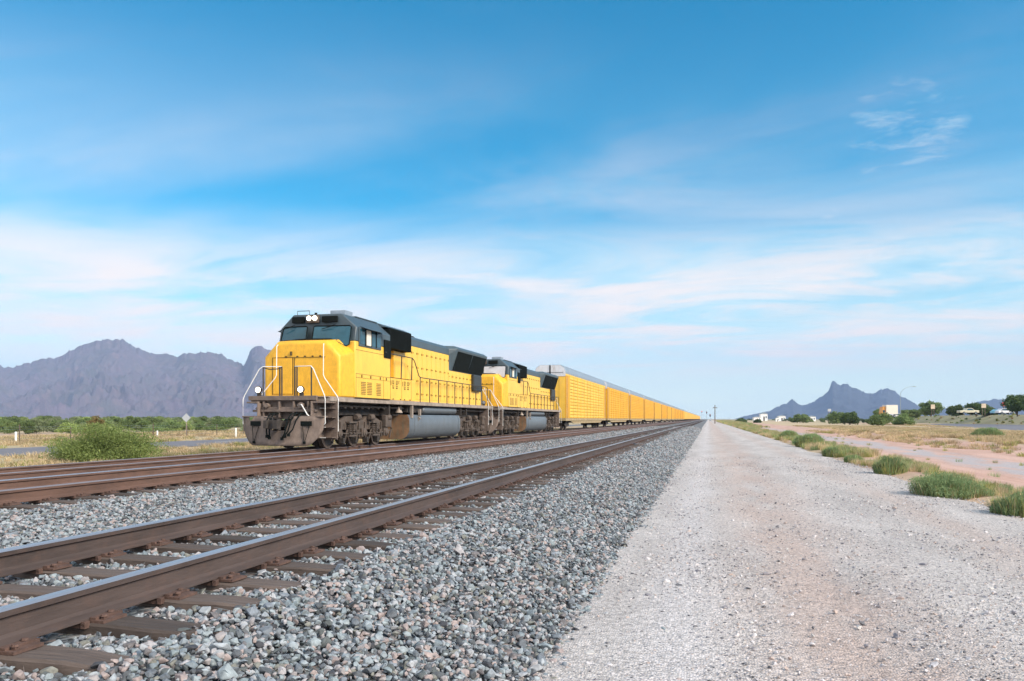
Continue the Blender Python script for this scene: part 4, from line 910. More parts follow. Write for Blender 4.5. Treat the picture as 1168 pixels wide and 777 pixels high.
for i in range(40):
    y = YC + i * 30.55
    if i < 12:
        k = seqm[i]
        if k not in used: o = protos[k]; used.add(k)
        else: o = copy_tree(protos[k])
        o['label'] = ordn[i]
    else:
        if farmesh is None:
            mb = MB(); mb.box(-1.45, 1.45, .4, CL - .4, 1.0, 5.2); mb.loft([[(x, yy, z) for x, z in [(-1.47, 5.2), (1.47, 5.2), (1.30, 5.78), (.95, 6.02), (-.95, 6.02), (-1.30, 5.78)]] for yy in (.4, CL - .4)], 1)
            mb.box(-.9, .9, -.2, CL + .2, .7, 1.0, 2)
            for yc in (3, CL - 3): mb.box(-1, 1, yc - 1.2, yc + 1.2, .02, .7, 2)
            for ya in (.38, CL - 2.3): mb.box(-1.46, 1.46, ya, ya + 1.92, 1.02, 5.15, 3)
            farmesh = obj('autorack_car', mb, [M['rack3'], M['roofg'], M['dgrime'], M['bay']], link=False)
        o = farmesh.copy(); COL.objects.link(o); tag(o, 'tiny far autorack car in the tail of the train near the vanishing point', 'railway car', 'yellow autorack cars of the train')
    o.location = (CX_T, y, RZ_T)

# ------------------------------------------------------------------ vegetation
def leaves(n, centers, radii, size, aspect=2.0, up=0.0, seed=0, zmin=.02):
    r = np.random.default_rng(seed); c = centers[r.integers(0, len(centers), n)]; rr = radii
    d = r.normal(0, 1, (n, 3)); d /= np.linalg.norm(d, axis=1)[:, None]; P = c + d * (r.random(n) ** .45)[:, None] * rr
    P[:, 2] = np.maximum(P[:, 2], zmin)
    a = r.normal(0, 1, (n, 3)); a[:, 2] = a[:, 2] + up * 3; a /= np.linalg.norm(a, axis=1)[:, None]
    b = np.cross(a, r.normal(0, 1, (n, 3))); b /= np.linalg.norm(b, axis=1)[:, None]
    s = size * np.exp(r.normal(0, .3, n))[:, None]
    q = [P - a * s * aspect / 2, P + b * s / 2, P + a * s * aspect / 2, P - b * s / 2]
    V = np.stack(q, 1).reshape(-1, 3); F = np.arange(4 * n).reshape(-1, 4); return V, F, r.random(n)
def fast_mesh(name, V, F, tint, m):
    me = bpy.data.meshes.new(name); me.vertices.add(len(V)); me.vertices.foreach_set('co', V.astype(np.float32).ravel())
    k = F.shape[1]; me.loops.add(F.size); me.loops.foreach_set('vertex_index', F.astype(np.int32).ravel()); me.polygons.add(len(F))
    me.polygons.foreach_set('loop_start', np.arange(0, F.size, k, dtype=np.int32)); me.polygons.foreach_set('loop_total', np.full(len(F), k, dtype=np.int32))
    me.update(calc_edges=True); a = me.attributes.new('tint', 'FLOAT', 'FACE'); a.data.foreach_set('value', tint.astype(np.float32)); me.materials.append(m); return me
def crown_mesh(w_, h_, d_, n, size, m, seed, clumps=26, aspect=2.2, up=0., z0=.15, dome=True):
    r = np.random.default_rng(seed); C = []
    while len(C) < clumps:
        p = r.uniform(-1, 1, 3)
        if dome: p[2] = abs(p[2])
        l_ = np.linalg.norm(p)
        if .25 < l_ < .95: C.append(p * (1 if l_ > .5 else 1.2))
    C = np.array(C); C *= np.array([w_ / 2, d_ / 2, h_ if dome else h_ / 2]) * .80; C[:, 2] += z0 * h_ + (0 if dome else h_ / 2 * .9)
    rr = np.array([w_ * .19, d_ * .19, h_ * .20]); V, F, t = leaves(n, C, rr, size, aspect, up, seed, zmin=.02)
    # clump-wise brightness of the leaves themselves
    hue = r.random(clumps); t = .65 * t + .35 * (mn_ := np.array([mn.noise(Vector(V[4 * i] * (3 / max(w_, .1)))) * .5 + .5 for i in range(n)]))
    return fast_mesh('foliage', V, F, np.clip(t, 0, 1), m), C
def shrub(name, label, cat, base, w_, h_, n, size, m, seed, group=None, clumps=26, up=0., aspect=2.2, trunk=None, d_=None, z0=.15):
    T = thing(name, label, cat, base, random.Random(seed).uniform(0, 6.28) if d_ is None else 0, group)
    dome = trunk is None
    me, C = crown_mesh(w_, h_ - (trunk or 0), d_ or w_, n, size, m, seed, clumps, aspect, up, z0, dome)
    o = bpy.data.objects.new('crown' if trunk is not None else 'foliage', me); COL.objects.link(o); o.parent = T
    if trunk: o.location = (0, 0, trunk)
    r = random.Random(seed + 5); mb = MB()
    tz = trunk or 0
    if trunk: mb.tube([(0, 0, -.1), (.05 * w_ * r.uniform(-1, 1), .03 * w_, tz * .6), (.04 * w_, 0, tz + h_ * .2)], .022 * h_, 7)
    idx = list(range(len(C))); r.shuffle(idx)
    for i in idx[:12]:
        c = C[i]; st = Vector((0, 0, tz * .7)) if trunk else Vector((c[0] * .1, c[1] * .1, -.03)); e = Vector((c[0], c[1], c[2] + tz)); mid = st.lerp(e, .5) + Vector((0, 0, h_ * .05))
        mb.tube([st, mid, e], .010 * h_ if trunk else .007 * h_ + .003, 5)
    obj('trunk' if trunk else 'stems', mb, M['bark'], T)
    return T
# the big bright shrub left of the train
b = G(124, 527); shrub('desert_shrub', 'big bright green shrub left of the lead locomotive beyond the rails', 'shrub', b, 5.2, 1.6, 46000, .026, M['leaf'], 11, clumps=60, d_=3.0, z0=.06)
b = G(109, 500); shrub('desert_shrub', 'brownish leafy shrub just above the big bright green shrub', 'shrub', W(109, 78), 2.0, 1.95, 2600, .07, M['leafb'], 12)
# verge weeds beside the gravel road
vb = [(1078, 566, 82, 28, 'widest dark green weed clump on the right verge of the gravel road'), (1015, 541, 36, 17, 'round green weed clump on the verge, second from the widest one'), (1164, 588, 60, 26, 'green weed clump cut by the right edge of the frame'),
      (974, 528, 22, 9, 'small low weed clump on the verge left of the round clump'), (948, 521, 20, 10, 'small yellow-green weed clump on the verge near the middle of its row'), (923, 510, 34, 14, 'bushy green weed clump on the verge at the far end of the near row'), (900, 502, 20, 9, 'small far weed clump on the verge past the bushy clump'), (1127, 500, 34, 12, 'pale green bush in the dry grass near the paved road')]
for i, (u, v, w_, h_, lb) in enumerate(vb):
    p = G(u, v); d = FPX * CAMZ / (v - HV); ww = w_ / FPX * d; hh = h_ / FPX * d; p.z = zground(p.x, p.y)
    if i == 0: shrub('weed_clump', lb, 'weed', p, ww * 1.0, hh, 15000, .010, M['weed'], 30 + i, 'weed clumps along the gravel road', clumps=44, up=.5, aspect=5, d_=ww * 1.1)
    else: shrub('weed_clump', lb, 'weed', p, ww, hh, int(5000 + 5000 * ww), .008 + d * .0004, M['weed'], 30 + i, 'weed clumps along the gravel road', clumps=40, up=.6, aspect=6)
# right far bushes and trees
fb = [(913, 480.5, 23, 10, 'leafm', 'low round green bush below the left slope of the pointed peak'), (955, 483.5, 28, 15, 'leafm', 'left one of two joined dark bushes below the rocky peak'), (969, 484.5, 22, 15, 'leafd', 'right one of two joined dark bushes below the rocky peak'),
      (1002, 486, 34, 15, 'leafm', 'wide green bush between the joined dark bushes and the road end'), (1030, 485, 30, 13, 'leafm', 'green bush at the left end of the paved road on the right'),
      (845, 479.6, 13, 5, 'leafd', 'tiny dark bush nearest the vanishing point, right of the road'), (864, 480, 8, 3.5, 'leafd', 'tiny dark bush left of the white sheds')]
for i, (u, v, w_, h_, mk, lb) in enumerate(fb):
    d = min(FPX * CAMZ / (v - HV), 420); d = min(d, 330); p = W(u, d); shrub('desert_bush', lb, 'bush', p, w_ / FPX * d, (h_) / FPX * d, 3200, .0011 * d, M[mk], 60 + i, 'bushes right of the gravel road', clumps=30)
ft = [(1062, 250, 27, 16, 'leafm', 'low spreading green tree with a tan sign in front'), (1091, 240, 22, 12, 'leafm', 'small round tree left of the pale pickup'), (1114, 235, 26, 15, 'leafd', 'dark tree between the pale pickup and the red sign'),
      (1128, 260, 18, 10, 'leafm', 'small pale tree left of the red sign'), (1160, 200, 32, 24, 'leafd', 'tall dark tree at the right edge of the frame'), (1184, 190, 34, 22, 'leafd', 'dark tree half outside the right edge'), (1008, 330, 22, 10, 'leafm', 'low green tree behind the orange and white truck'), (1040, 300, 26, 10, 'leafm', 'low green tree left of the tan sign')]
for i, (u, d, w_, h_, mk, lb) in enumerate(ft):
    zb = 2.6 if d < 300 else 2.0; H = h_ / FPX * d
    shrub('tree', lb, 'tree', W(u, d, zb - .3), w_ / FPX * d, H, 6000, .0011 * d, M[mk], 80 + i, 'trees along the highway', clumps=44, trunk=H * .03)

# shrub belt (a mass) and dry grass by scatter
def blades(w_, h_, n, seed):
    r_ = np.random.default_rng(seed); a = r_.uniform(0, 6.28, n); rd = r_.random(n) ** .6 * w_ * .56; x, y = rd * np.cos(a), rd * np.sin(a)
    hh = h_ * r_.uniform(.35, 1.25, n) * (1.1 - .5 * rd / (w_ * .56)); ln = hh * r_.uniform(.1, .8, n); a2 = a + r_.normal(0, .7, n); wd = .006 + .004 * r_.random(n)
    tx, ty = x + ln * np.cos(a2), y + ln * np.sin(a2); wx, wy = -np.sin(a2) * wd, np.cos(a2) * wd; z0 = np.zeros(n)
    V = np.stack([np.stack([x - wx, y - wy, z0 - .03], 1), np.stack([x + wx, y + wy, z0 - .03], 1), np.stack([tx + wx * .2, ty + wy * .2, hh], 1), np.stack([tx - wx * .2, ty - wy * .2, hh], 1)], 1).reshape(-1, 3)
    return V, np.arange(4 * n).reshape(-1, 4), r_.random(n)
for q_, o_ in enumerate([o for o in COL.objects if o.name.split('.')[0] == 'weed_clump']):
    dm_ = [c for c in o_.children if c.name.startswith('foliage')][0].dimensions
    for k_, (mk_, f_) in enumerate((('weed', 1.0), ('straw', .35), ('olive', .6))):
        V_, F_, t_ = blades(max(dm_.x, .3) * .74, dm_.z * .72, int((150 + 420 * dm_.x) * f_), 900 + q_ * 5 + k_)
        b_ = bpy.data.objects.new('blades', fast_mesh('blades', V_, F_, t_, M[mk_])); COL.objects.link(b_); b_.parent = o_
def variant(w_, h_, n, size, m, seed, up=0., aspect=2.2):
    me, C = crown_mesh(w_, h_, w_, n, size, m, seed, 16, aspect, up); return bpy.data.objects.new('shrub_kind', me)
def tuft(seed, m, n=46, h=.3, spread=.12, wid=.006):
    r = np.random.default_rng(seed); V = []; F = []
    for i in range(n):
        a = r.uniform(0, 6.28); rd = spread * r.random() ** .7; x, y = rd * math.cos(a), rd * math.sin(a); hh = h * r.uniform(.45, 1.1); ln = r.uniform(.1, .6) * hh; a2 = a + r.normal(0, .6)
        tx, ty = x + ln * math.cos(a2), y + ln * math.sin(a2); wx, wy = -math.sin(a2) * wid, math.cos(a2) * wid; k = len(V)
        V += [(x - wx, y - wy, -.02), (x + wx, y + wy, -.02), ((x * .5 + tx * .5) * 1. + wx * .8, (y + ty) / 2 + wy * .8, hh * .62), ((x + tx) / 2 - wx * .8, (y + ty) / 2 - wy * .8, hh * .62), (tx + wx * .2, ty + wy * .2, hh), (tx - wx * .2, ty - wy * .2, hh)]
        F += [(k, k + 1, k + 2, k + 3), (k + 3, k + 2, k + 4, k + 5)]
    me = fast_mesh('tuft', np.array(V), np.array(F), r.random(len(F)), m); return bpy.data.objects.new('tuft_kind', me)
def place(x0, x1, y0, y1, n, zf=None):
    P = np.zeros((n, 3)); P[:, 0] = rng.uniform(x0, x1, n); P[:, 1] = rng.uniform(y0, y1, n); P = P[in_view(P, 2)]
    P[:, 2] = [zground(p[0], p[1]) for p in P]; return P
P = []
belt = [(78, 100, 62), (100, 160, 150), (160, 320, 260)]
for d0, d1, n in belt:
    d = rng.uniform(d0, d1, n); u = rng.uniform(-260, 560, n); P += [W(uu, dd) for uu, dd in zip(u, d)]
for d0, d1, n in ((320, 900, 420),):
    d = rng.uniform(d0, d1, n); u = rng.uniform(-260, 700, n); P += [W(uu, dd) for uu, dd in zip(u, d)]
P = np.array([[p.x, p.y, 0] for p in P]); P = P[P[:, 0] < -41]
rot = np.zeros((len(P), 3)); rot[:, 2] = rng.uniform(0, 6.28, len(P)); dd = np.hypot(P[:, 0], P[:, 1]); s = rng.uniform(.65, 1.1, len(P)) * np.clip(.75 + dd / 400, .8, 1.9)
scatter('shrub_belt', P, rot, np.repeat(s[:, None], 3, 1), [variant(w__, h__, 3600, .075, M[k], 200 + i) for i, (k, w__, h__) in enumerate((('leaf', 3.6, 1.5), ('leafm', 4.4, 1.7), ('leafm', 2.4, 1.9), ('leafp', 3.8, 1.3), ('leafp', 2.9, 1.6), ('leafm', 3.2, 1.1)))], 'belt of green desert shrubs below the mountains on the left')
# right side scrub
P = []
for d0, d1, n in ((130, 400, 110), (400, 1200, 300)):
    d = rng.uniform(d0, d1, n); u = rng.uniform(835, 1350, n); P += [W(uu, dd) for uu, dd in zip(u, d)]
P = np.array([[p.x, p.y, 0] for p in P]); dcl = -P[:, 0] * SN + P[:, 1] * CS
uu = 584 + FPX * (P[:, 0] * CS + P[:, 1] * SN) / dcl; P = P[(P[:, 0] > 45) & ~((uu > 1030) & (dcl < 330)) & ~on_road(P, 2)]
rot = np.zeros((len(P), 3)); rot[:, 2] = rng.uniform(0, 6.28, len(P)); dd = np.hypot(P[:, 0], P[:, 1]); s = rng.uniform(.45, .9, len(P)) * np.clip(.8 + dd / 500, .9, 2.0)
scatter('desert_scrub', P, rot, np.repeat(s[:, None], 3, 1), [variant(3.2, 1.6, 1500, .12, M[k], 230 + i) for i, k in enumerate(('leafm', 'leafd', 'leafm'))], 'scattered desert scrub far off on the right')
# grass
Pl = np.concatenate([place(-29, -17.8, 18, 120, 5200), place(-60, -37.3, 30, 200, 9000)])
Pr = np.concatenate([place(19, 36, 22, 190, 13000), place(45, 90, 60, 260, 5000), place(13.5, 19, 20, 120, 500)])
def dens(P, f, lo): 
    q = np.array([mn.noise(Vector((p[0] * f, p[1] * f * .5, 4))) for p in P]); return P[(q > lo) | (rng.random(len(P)) < .25)]
P = np.concatenate([dens(Pl, .25, .05), dens(Pr, .2, -.05)]); dd = np.hypot(P[:, 0], P[:, 1])
P = P[~on_road(P)]; dd = np.hypot(P[:, 0], P[:, 1])
rot = np.zeros((len(P), 3)); rot[:, 2] = rng.uniform(0, 6.28, len(P)); s = rng.uniform(.7, 1.35, len(P)) * np.clip(dd / 60, .8, 1.8); S3 = np.stack([s * 1.4, s * 1.4, s * np.clip(38 / dd, .2, .62)], 1)
scatter('dry_grass', P, rot, S3, [tuft(300 + i, M['straw'], 60, .42, .22, .008) for i in range(5)] + [tuft(320, M['olive'], 60, .38, .22, .008)], 'dry straw coloured grass on both sides of the tracks')
P = np.concatenate([place(5.1, 6.9, 6, 40, 1900), place(5.0, 7.2, 40, 160, 2400), place(5.0, 12, 160, 500, 2600)])
q = np.array([mn.noise(Vector((p[0] * .8, p[1] * .35, 4))) + .35 - (.5 * abs(p[0] - 5.9) if p[1] < 160 else .1) for p in P]); P = P[q > 0]
rot = np.zeros((len(P), 3)); rot[:, 2] = rng.uniform(0, 6.28, len(P)); dd = np.hypot(P[:, 0], P[:, 1]); s = rng.uniform(.5, 1.1, len(P)) * np.clip(dd / 25, .85, 1.8) * np.clip(dd / 140, 1, 2.6)
scatter('verge_grass', P, rot, np.repeat(s[:, None], 3, 1), [tuft(340 + i, M[k], 60, .20, .14, .004) for i, k in enumerate(('olive', 'weed', 'straw', 'olive', 'weed', 'straw'))], 'low green and straw grass along the edge of the gravel road')
P = place(8, 17, 10, 90, 260); rot = np.zeros((len(P), 3)); rot[:, 2] = rng.uniform(0, 6.28, len(P)); s = rng.uniform(.4, .9, len(P))
q = np.array([mn.noise(Vector((p[0] * .8, p[1] * .25, 14))) for p in P]); P, rot, s = P[q > .05], rot[q > .05], s[q > .05]
scatter('sparse_weeds', P, rot, np.repeat(s[:, None], 3, 1), [tuft(360 + i, M[k], 50, .22, .2, .006) for i, k in enumerate(('weed', 'olive'))], 'sparse grey green weeds on the reddish dirt')

# ------------------------------------------------------------------ mountains
def mountain(name, prof, D0, D1, D2, m, u0, u1, nu, nt_, amp, fs, label):
    us = np.linspace(u0, u1, nu); pv = np.interp(us, [p[0] for p in prof], [p[1] for p in prof])
    ts = np.concatenate([np.linspace(0, 1, nt_), np.linspace(1.06, 1.8, 12)]); V = []
    for t in ts:
        for u, v in zip(us, pv):
            wob = 90 * mn.noise(Vector((u * .02, 0, 3))) * (D1 / 5000)
            d = (D0 + (D1 - D0) * t if t <= 1 else D1 + (D2 - D1) * (t - 1) / .8) + wob
            crest = max(0.0, CAMZ + (HV - v) / FPX * (D1 + wob) )
            p = W(u, d)
            q = Vector((p.x, p.y, 0)) * fs
            rg = 1 - abs(mn.noise(q) * 1.9); rg2 = 1 - abs(mn.noise(q * 2.7 + Vector((9, 4, 0))) * 1.9); rg3 = mn.noise(q * 8)
            rg4 = 1 - abs(mn.noise(q * 7 + Vector((3, 8, 0))) * 2); rg5 = mn.noise(q * 19); rg6 = mn.noise(q * 43)
            rel = (.50 * rg + .27 * rg2 + .16 * rg4 + .05 * rg3 + .06 * rg5 + .04 * rg6) - .60
            if .93 < t < 1.1: crest += (14 * mn.noise(Vector((u * .16, 2, 0))) + 9 * mn.noise(Vector((u * .5, 5, 0))) + 4 * mn.noise(Vector((u * 1.3, 7, 0)))) * min(1, crest / 150)
            if t <= 1:
                prof_h = (.55 * t ** 1.15 + .45 * t ** 3.0); env = min(1, t * 3.2) * (1 - t ** 6)
                h = crest * (prof_h + amp * rel * env * (1.05 - .5 * t))
                h = min(h, crest * (d / (D1 + wob)) * .985) if t < .999 else crest + crest * 0
            else:
                h = crest * max(0, 1 - (t - 1) / .8) * (1 + .1 * rel)
            V.append((p.x, p.y, max(h, 0) - 4 if t > 0 else -6))
    F = [(j * nu + i, j * nu + i + 1, (j + 1) * nu + i + 1, (j + 1) * nu + i) for j in range(len(ts) - 1) for i in range(nu - 1)]
    return struct(obj(name, (V, F), m, smooth='all'), label=label)
LP = [(-500, 470), (-380, 440), (-250, 408), (-160, 420), (-90, 398), (-40, 405), (0, 416), (6, 419), (14, 418), (26, 415), (40, 411), (55, 407), (62, 408.5), (68, 406), (78, 401), (87, 395.7), (96, 392), (108, 389), (118, 386.8), (128, 386), (140, 387), (149, 392), (159, 397.5), (168, 401), (180, 403),
      (190, 403), (200, 406), (208, 403.5), (218, 402), (228, 402), (236, 400.3), (244, 402), (252, 403.4), (262, 409), (270, 413), (278, 415), (282, 409), (287, 397), (291, 394.6), (297, 394), (303, 396), (312, 402), (340, 412), (380, 425), (420, 440), (480, 458), (540, 470), (600, 477.5)]
RPf = [(836, 478), (850, 474), (860, 472), (877, 468.5), (890, 462), (900, 457.5), (904.5, 455.2), (909, 459), (915, 462.5), (925, 459), (936, 453), (944, 446.5), (947, 440), (948.5, 434.5), (951, 434), (954, 437), (958, 438.8), (962, 437.4), (967, 437.4), (971, 441), (978, 443), (986, 447.5), (992, 448.6), (1000, 446.5), (1007, 443.3), (1013, 442.3), (1018, 444), (1024, 449.4),
       (1036, 455), (1044, 460), (1050, 463.6), (1064, 465), (1085, 465), (1103, 461.5), (1118, 457.5), (1132, 455), (1142, 455), (1152, 457), (1168, 455), (1200, 458), (1260, 450), (1350, 462), (1500, 476)]
M['rock'] = mat('purple_brown_rock', (.11, .083, .11), .95, scale=.006, col2=(.075, .075, .075), dirt=(.19, .13, .13), dirt_amt=.7, coords='Object')
M['rockb'] = mat('dark_rock', (.026, .036, .05), .95, var=.5, scale=.005, dirt=(.05, .052, .055), dirt_amt=.6, coords='Object')
mountain('mountains', LP, 3300, 5000, 6600, M['rock'], -500, 600, 1000, 190, .66, .0026, 'long purple grey mountain ridge on the left')
mountain('mountains', RPf, 5200, 6600, 7900, M['rockb'], 836, 1500, 760, 90, .5, .0022, 'blue mountain with pointed rocky peaks on the right')

# ------------------------------------------------------------------ small far things
def person_free(): pass
def lamp_post():
    d = 210; p = W(1027, d, 2.8); T = thing('street_lamp', 'curved arm street lamp standing in front of the right slope of the peak', 'street lamp', p, PSI)
    H = (478 - 447) / FPX * d + CAMZ - 2.8; mb = MB(); mb.cyl((0, 0, 0), (0, 0, H - .4), .12, .07, 8); obj('pole', mb, M['roofg'], T)
    mb = MB(); mb.tube([(0, 0, H - .5), (.3, 0, H + .1), (1.0, 0, H + .8), (2.0, 0, H + 1.25), (3.6, 0, H + 1.45)], .05, 6); obj('arm', mb, M['roofg'], T)
    mb = MB(); mb.box(3.4, 4.2, -.15, .15, H + 1.3, H + 1.5); obj('lamp_head', mb, M['roofg'], T, bevel=.05)
lamp_post()
def vehicle(name, label, u, d, z, col, L_, H_, kind, rz, group=None):
    T = thing(name, label, 'truck' if kind == 'truck' else 'car', W(u, d, z), PSI + rz, group); pm = mat(name + '_paint', col, .35, var=.05)
    h = L_ / 2; mb = MB()
    if kind == 'car': out = [(-h, .35), (h, .35), (h, .85), (h * .55, .98), (h * .25, H_), (-h * .55, H_), (-h * .85, 1.0), (-h, .9)]
    elif kind == 'pickup': out = [(-h, .45), (h, .45), (h, 1.05), (h * .5, 1.15), (h * .25, H_), (-h * .25, H_), (-h * .35, 1.1), (-h, 1.1)]
    else: out = [(h * .52, .5), (h, .5), (h, 1.5), (h * .9, 2.9), (h * .52, 3.0)]
    mb.loft([[(x, -.9, zz) for x, zz in out], [(x, .9, zz) for x, zz in out]])
    obj('body', mb, pm, T, bevel=.08)
    if kind == 'truck':
        mb = MB(); mb.box(-h, h * .5, -1.2, 1.2, .9, 3.4); obj('cargo_box', mb, M['cream'], T, bevel=.03)
    mb = MB()
    if kind == 'car': mb.loft([[(x, s * .86, zz) for x, zz in [(h * .45, 1.0), (h * .2, H_ - .07), (-h * .5, H_ - .07), (-h * .75, 1.02)]] for s in (-1.07, 1.07)])
    elif kind == 'pickup': mb.loft([[(x, s * .86, zz) for x, zz in [(h * .45, 1.15), (h * .22, H_ - .08), (-h * .2, H_ - .08), (-h * .3, 1.15)]] for s in (-1.07, 1.07)])
    else: mb.box(h * .62, h * .9, -.93, .93, 1.4, 2.0)
    obj('window', mb, M['glass'], T)
    for x in (-h * .6, h * .62):
        for s in (-1, 1):
            mb = MB(); mb.cyl((x, s * .78, .36), (x, s * .95, .36), .36, n=14); wh = obj('wheel', mb, M['black'], T)
            mb = MB(); mb.cyl((x, s * .95, .36), (x, s * .96, .36), .2, n=10); obj('rim', mb, M['roofg'], wh)
    return T
vehicle('box_truck', 'white box truck with an orange cab below the right foot of the peak', 1013, 215, 2.0, (.70, .32, .08), 4.2, 2.6, 'truck', math.pi)
vehicle('parked_car', 'low white car right behind the white box truck', 1023, 250, 1.9, (.7, .7, .7), 4.4, 1.4, 'car', 0)
vehicle('pickup', 'pale beige pickup between two trees on the highway bank', 1104, 215, 2.85, (.62, .58, .42), 5.2, 1.7, 'pickup', 0)
vehicle('parked_car', 'light blue car left of the white car by the red sign', 1139, 225, 2.9, (.25, .5, .6), 4.2, 1.45, 'car', .2)
vehicle('parked_car', 'white car under the red sign near the right edge', 1146, 215, 2.9, (.8, .8, .8), 4.4, 1.5, 'car', 0)
def sign(label, u, d, z, wd, ht, top, face, shape='rect'):
    T = thing('sign', label, 'sign', W(u, d, z), PSI); mb = MB()
    H = CAMZ + (HV - top) / FPX * d - z
    if shape == 'rect':
        mb.box(-wd / 2, wd / 2, -.06, 0, H - ht, H); obj('sign_panel', mb, face, T)
        mb = MB(); mb.box(-wd * .3 - .08, -wd * .3 + .08, .0, .12, -.3, H); mb.box(wd * .3 - .08, wd * .3 + .08, .0, .12, -.3, H)
    else:
        mb.add([(0, -.03, H - ht), (ht / 2, -.03, H - ht / 2), (0, -.03, H), (-ht / 2, -.03, H - ht / 2), (0, 0, H - ht), (ht / 2, 0, H - ht / 2), (0, 0, H), (-ht / 2, 0, H - ht / 2)], [(0, 1, 2, 3), (7, 6, 5, 4), (0, 4, 5, 1), (1, 5, 6, 2), (2, 6, 7, 3), (3, 7, 4, 0)]); obj('sign_panel', mb, face, T)
        mb = MB(); mb.box(-.03, .03, .005, .06, -.2, H)
    obj('post', mb, M['bark'] if shape == 'rect' else M['sill'], T); return T
M['tan'] = mat('tan_sign', (.62, .50, .36), .7, var=.25, scale=1); M['red'] = mat('red_sign', (.62, .07, .06), .6, var=.15, scale=1); M['gback'] = mat('grey_sign_back', (.42, .45, .48), .5, var=.1)
sign('tan square sign in front of the low spreading tree', 1064, 232, 2.8, 1.2, 1.3, 461.5, M['tan']); sign('tan square sign right of the dark tree by the pickup', 1122, 225, 2.8, 1.3, 1.2, 460.5, M['tan'])
sign('red sign on posts above the white car near the right edge', 1148, 235, 2.9, 2.6, 1.1, 459, M['red'])
sign('grey back of a diamond road sign left of the locomotive', 212.5, 72, 0, 1.0, .82, 471.6, M['gback'], 'diamond')
sign('small white sign above the two joined dark bushes', 946, 300, 0, 1.3, 1.0, 466.5, M['gback'])
# white sheds far off
def shed(label, u, d, w_, h_, z=0):
    T = thing('shed', label, 'building', W(u, d, z), PSI); W_ = w_ / FPX * d; H = h_ / FPX * d
    mb = MB(); mb.box(-W_ / 2, W_ / 2, 0, W_ * .7, 0, H * .8); obj('wall', mb, M['white'], T)
    mb = MB(); mb.loft([[(-W_ * .53, y, H * .803), (W_ * .53, y, H * .803), (0, y, H)] for y in (-W_ * .05, W_ * .75)]); obj('roof', mb, M['roofg'], T)
    mb = MB(); mb.box(-W_ * .1, W_ * .1, -.03, 0, 0, H * .5); obj('door', mb, M['dkgrey'], T)
    mb = MB(); mb.box(W_ * .22, W_ * .38, -.03, 0, H * .3, H * .55); obj('window', mb, M['glass'], T)
shed('tallest white shed at the left foot of the blue mountain', 871.5, 650, 8, 10); shed('low white shed left of the tallest white shed', 864, 600, 8, 5.5); shed('white shed between the tallest shed and the round bush', 892, 620, 8, 7); shed('white shed right of the low round bush', 926, 560, 9, 6.5); shed('small grey white shed beside the round bush', 887, 500, 4, 5)
# signals and pole at the end of the road
def zbank(p):
    q = Vector((p.x, p.y, 0)) - Vector((BA.x, BA.y, 0)); k = max(0, q.dot(BD)); a_ = q.dot(BN)
    return 2.9 * min(1, k / 80) * float(np.interp(a_, (-9, -4, 0, 40, 60, 90), (0, .45, 1, 1, .95, 0)))
bp = [W(u, d) for u, d in zip(rng.uniform(1000, 1340, 900), rng.uniform(140, 330, 900))]
bp = [p for p in bp if -9 < (p - BA).dot(BN) < 3 or 16 < (p - BA).dot(BN) < 60]
P = np.array([[p.x, p.y, zbank(p) - .05] for p in bp]); rot = np.zeros((len(P), 3)); rot[:, 2] = rng.uniform(0, 6.28, len(P)); sc3 = rng.uniform(.12, .42, len(P))
scatter('bank_scrub', P, rot, np.repeat(sc3[:, None], 3, 1), [variant(3.4, 1.9, 1200, .14, M[k], 260 + i) for i, k in enumerate(('leafm', 'leaf', 'olive', 'straw'))], 'low scrub and straw grass on the highway embankment')
def signal(label, u, d, h, lit):
    T = thing('signal_mast', label, 'railway signal', W(u, d, 0), PSI); mb = MB(); mb.cyl((0, 0, 0), (0, 0, h), .12, .1, 8); mb.box(-.5, .5, -.3, .3, 0, .9); obj('mast', mb, M['roofg'], T)
    mb = MB(); mb.box(-.45, .45, -.12, .1, h - 1.6, h + .2); hd = obj('signal_head', mb, M['black'], T, bevel=.1)
    mb = MB(); mb.lathe((0, -.12, h - .3), (0, -1, 0), ((0, .22), (.1, .22), (.12, .1)), 12); obj('signal_lamp', mb, lit, hd)
signal('signal mast with a red lamp at the tail of the train', 800.5, 900, 10.5, emit('red_lamp', (1, .05, .05), 4)); signal('grey signal mast left of the far utility pole', 806, 700, 8, M['red']); signal('low signal mast at the vanishing point of the tracks', 810, 600, 5, M['red'])
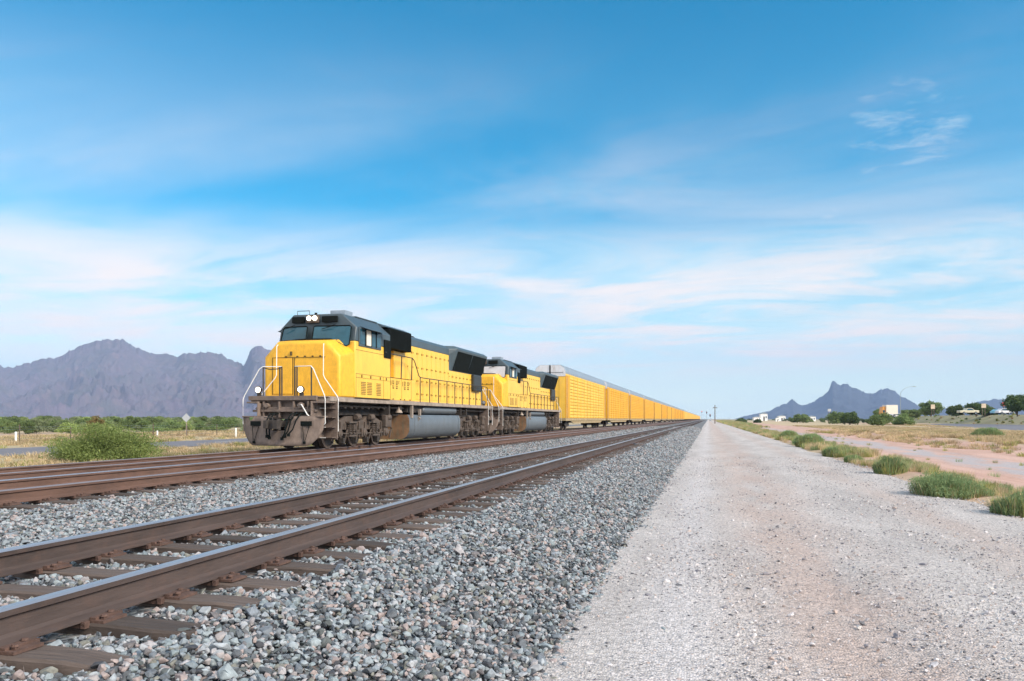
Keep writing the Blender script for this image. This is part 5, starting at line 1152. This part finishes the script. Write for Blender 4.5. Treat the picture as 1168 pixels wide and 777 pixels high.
T = thing('utility_pole', 'dark utility pole at the far end of the gravel road', 'pole', W(815.5, 260, 0), PSI); mb = MB(); mb.cyl((0, 0, 0), (0, 0, 6.2), .17, .12, 8); obj('post', mb, M['bark'], T); mb = MB(); mb.box(-.7, .7, -.08, .08, 5.2, 5.4); obj('crossarm', mb, M['bark'], T)
# marker posts and fence left
for lb, u, v, h_ in (('white marker post near the left edge of the frame', 18, 505.5, 12), ('white marker post right of the big bright shrub', 179.5, 499.5, 7.5), ('white marker post nearest the locomotive', 269, 499.5, 10.5)):
    d = FPX * CAMZ / (v - HV); mb = MB(); hh = h_ / FPX * d; mb.cyl((0, 0, 0), (0, 0, hh), .07, n=10); mb.lathe((0, 0, hh), (0, 0, 1), ((0, .075), (.04, .06), (.06, .02)), 10); o = obj('marker_post', mb, M['white'], loc=G(u, v), smooth=True); tag(o, lb, 'post', 'white marker posts along the paved road')
T = thing('wire_fence', 'low wire fence with thin posts beyond the paved road on the left', 'fence', (-43, 0, -.02)); 
for k in range(50):
    mb = MB(); mb.box(-.025, .025, -.025, .025, 0, 1.05 + .1 * (k * 7 % 3)); o = obj('post', mb, M['bark'], T, loc=(0, 8 + 4.2 * k, 0))
mb = MB()
for z in (.35, .65, .95, 1.1): mb.tube([(0.045, 8, z), (0.045, 8 + 4.2 * 49, z)], .004, 4)
obj('wire', mb, M['roofg'], T)

# ------------------------------------------------------------------ haze
mb = MB(); mb.box(-8300, 8300, -8000, 8300, -9, 640); hz = obj('haze', mb, None or bpy.data.materials.new('haze_air')); hm = hz.data.materials[0]; hm.use_nodes = True; hn = hm.node_tree.nodes; hn.clear()
pv_ = hn.new('ShaderNodeVolumePrincipled'); ou = hn.new('ShaderNodeOutputMaterial'); hm.node_tree.links.new(pv_.outputs[0], ou.inputs['Volume']); pv_.inputs['Color'].default_value = (.46, .64, 1, 1); pv_.inputs['Density'].default_value = 0.95e-4; pv_.inputs['Anisotropy'].default_value = -0.15
struct(hz, 'stuff', 'thin bluish air in front of the mountains')
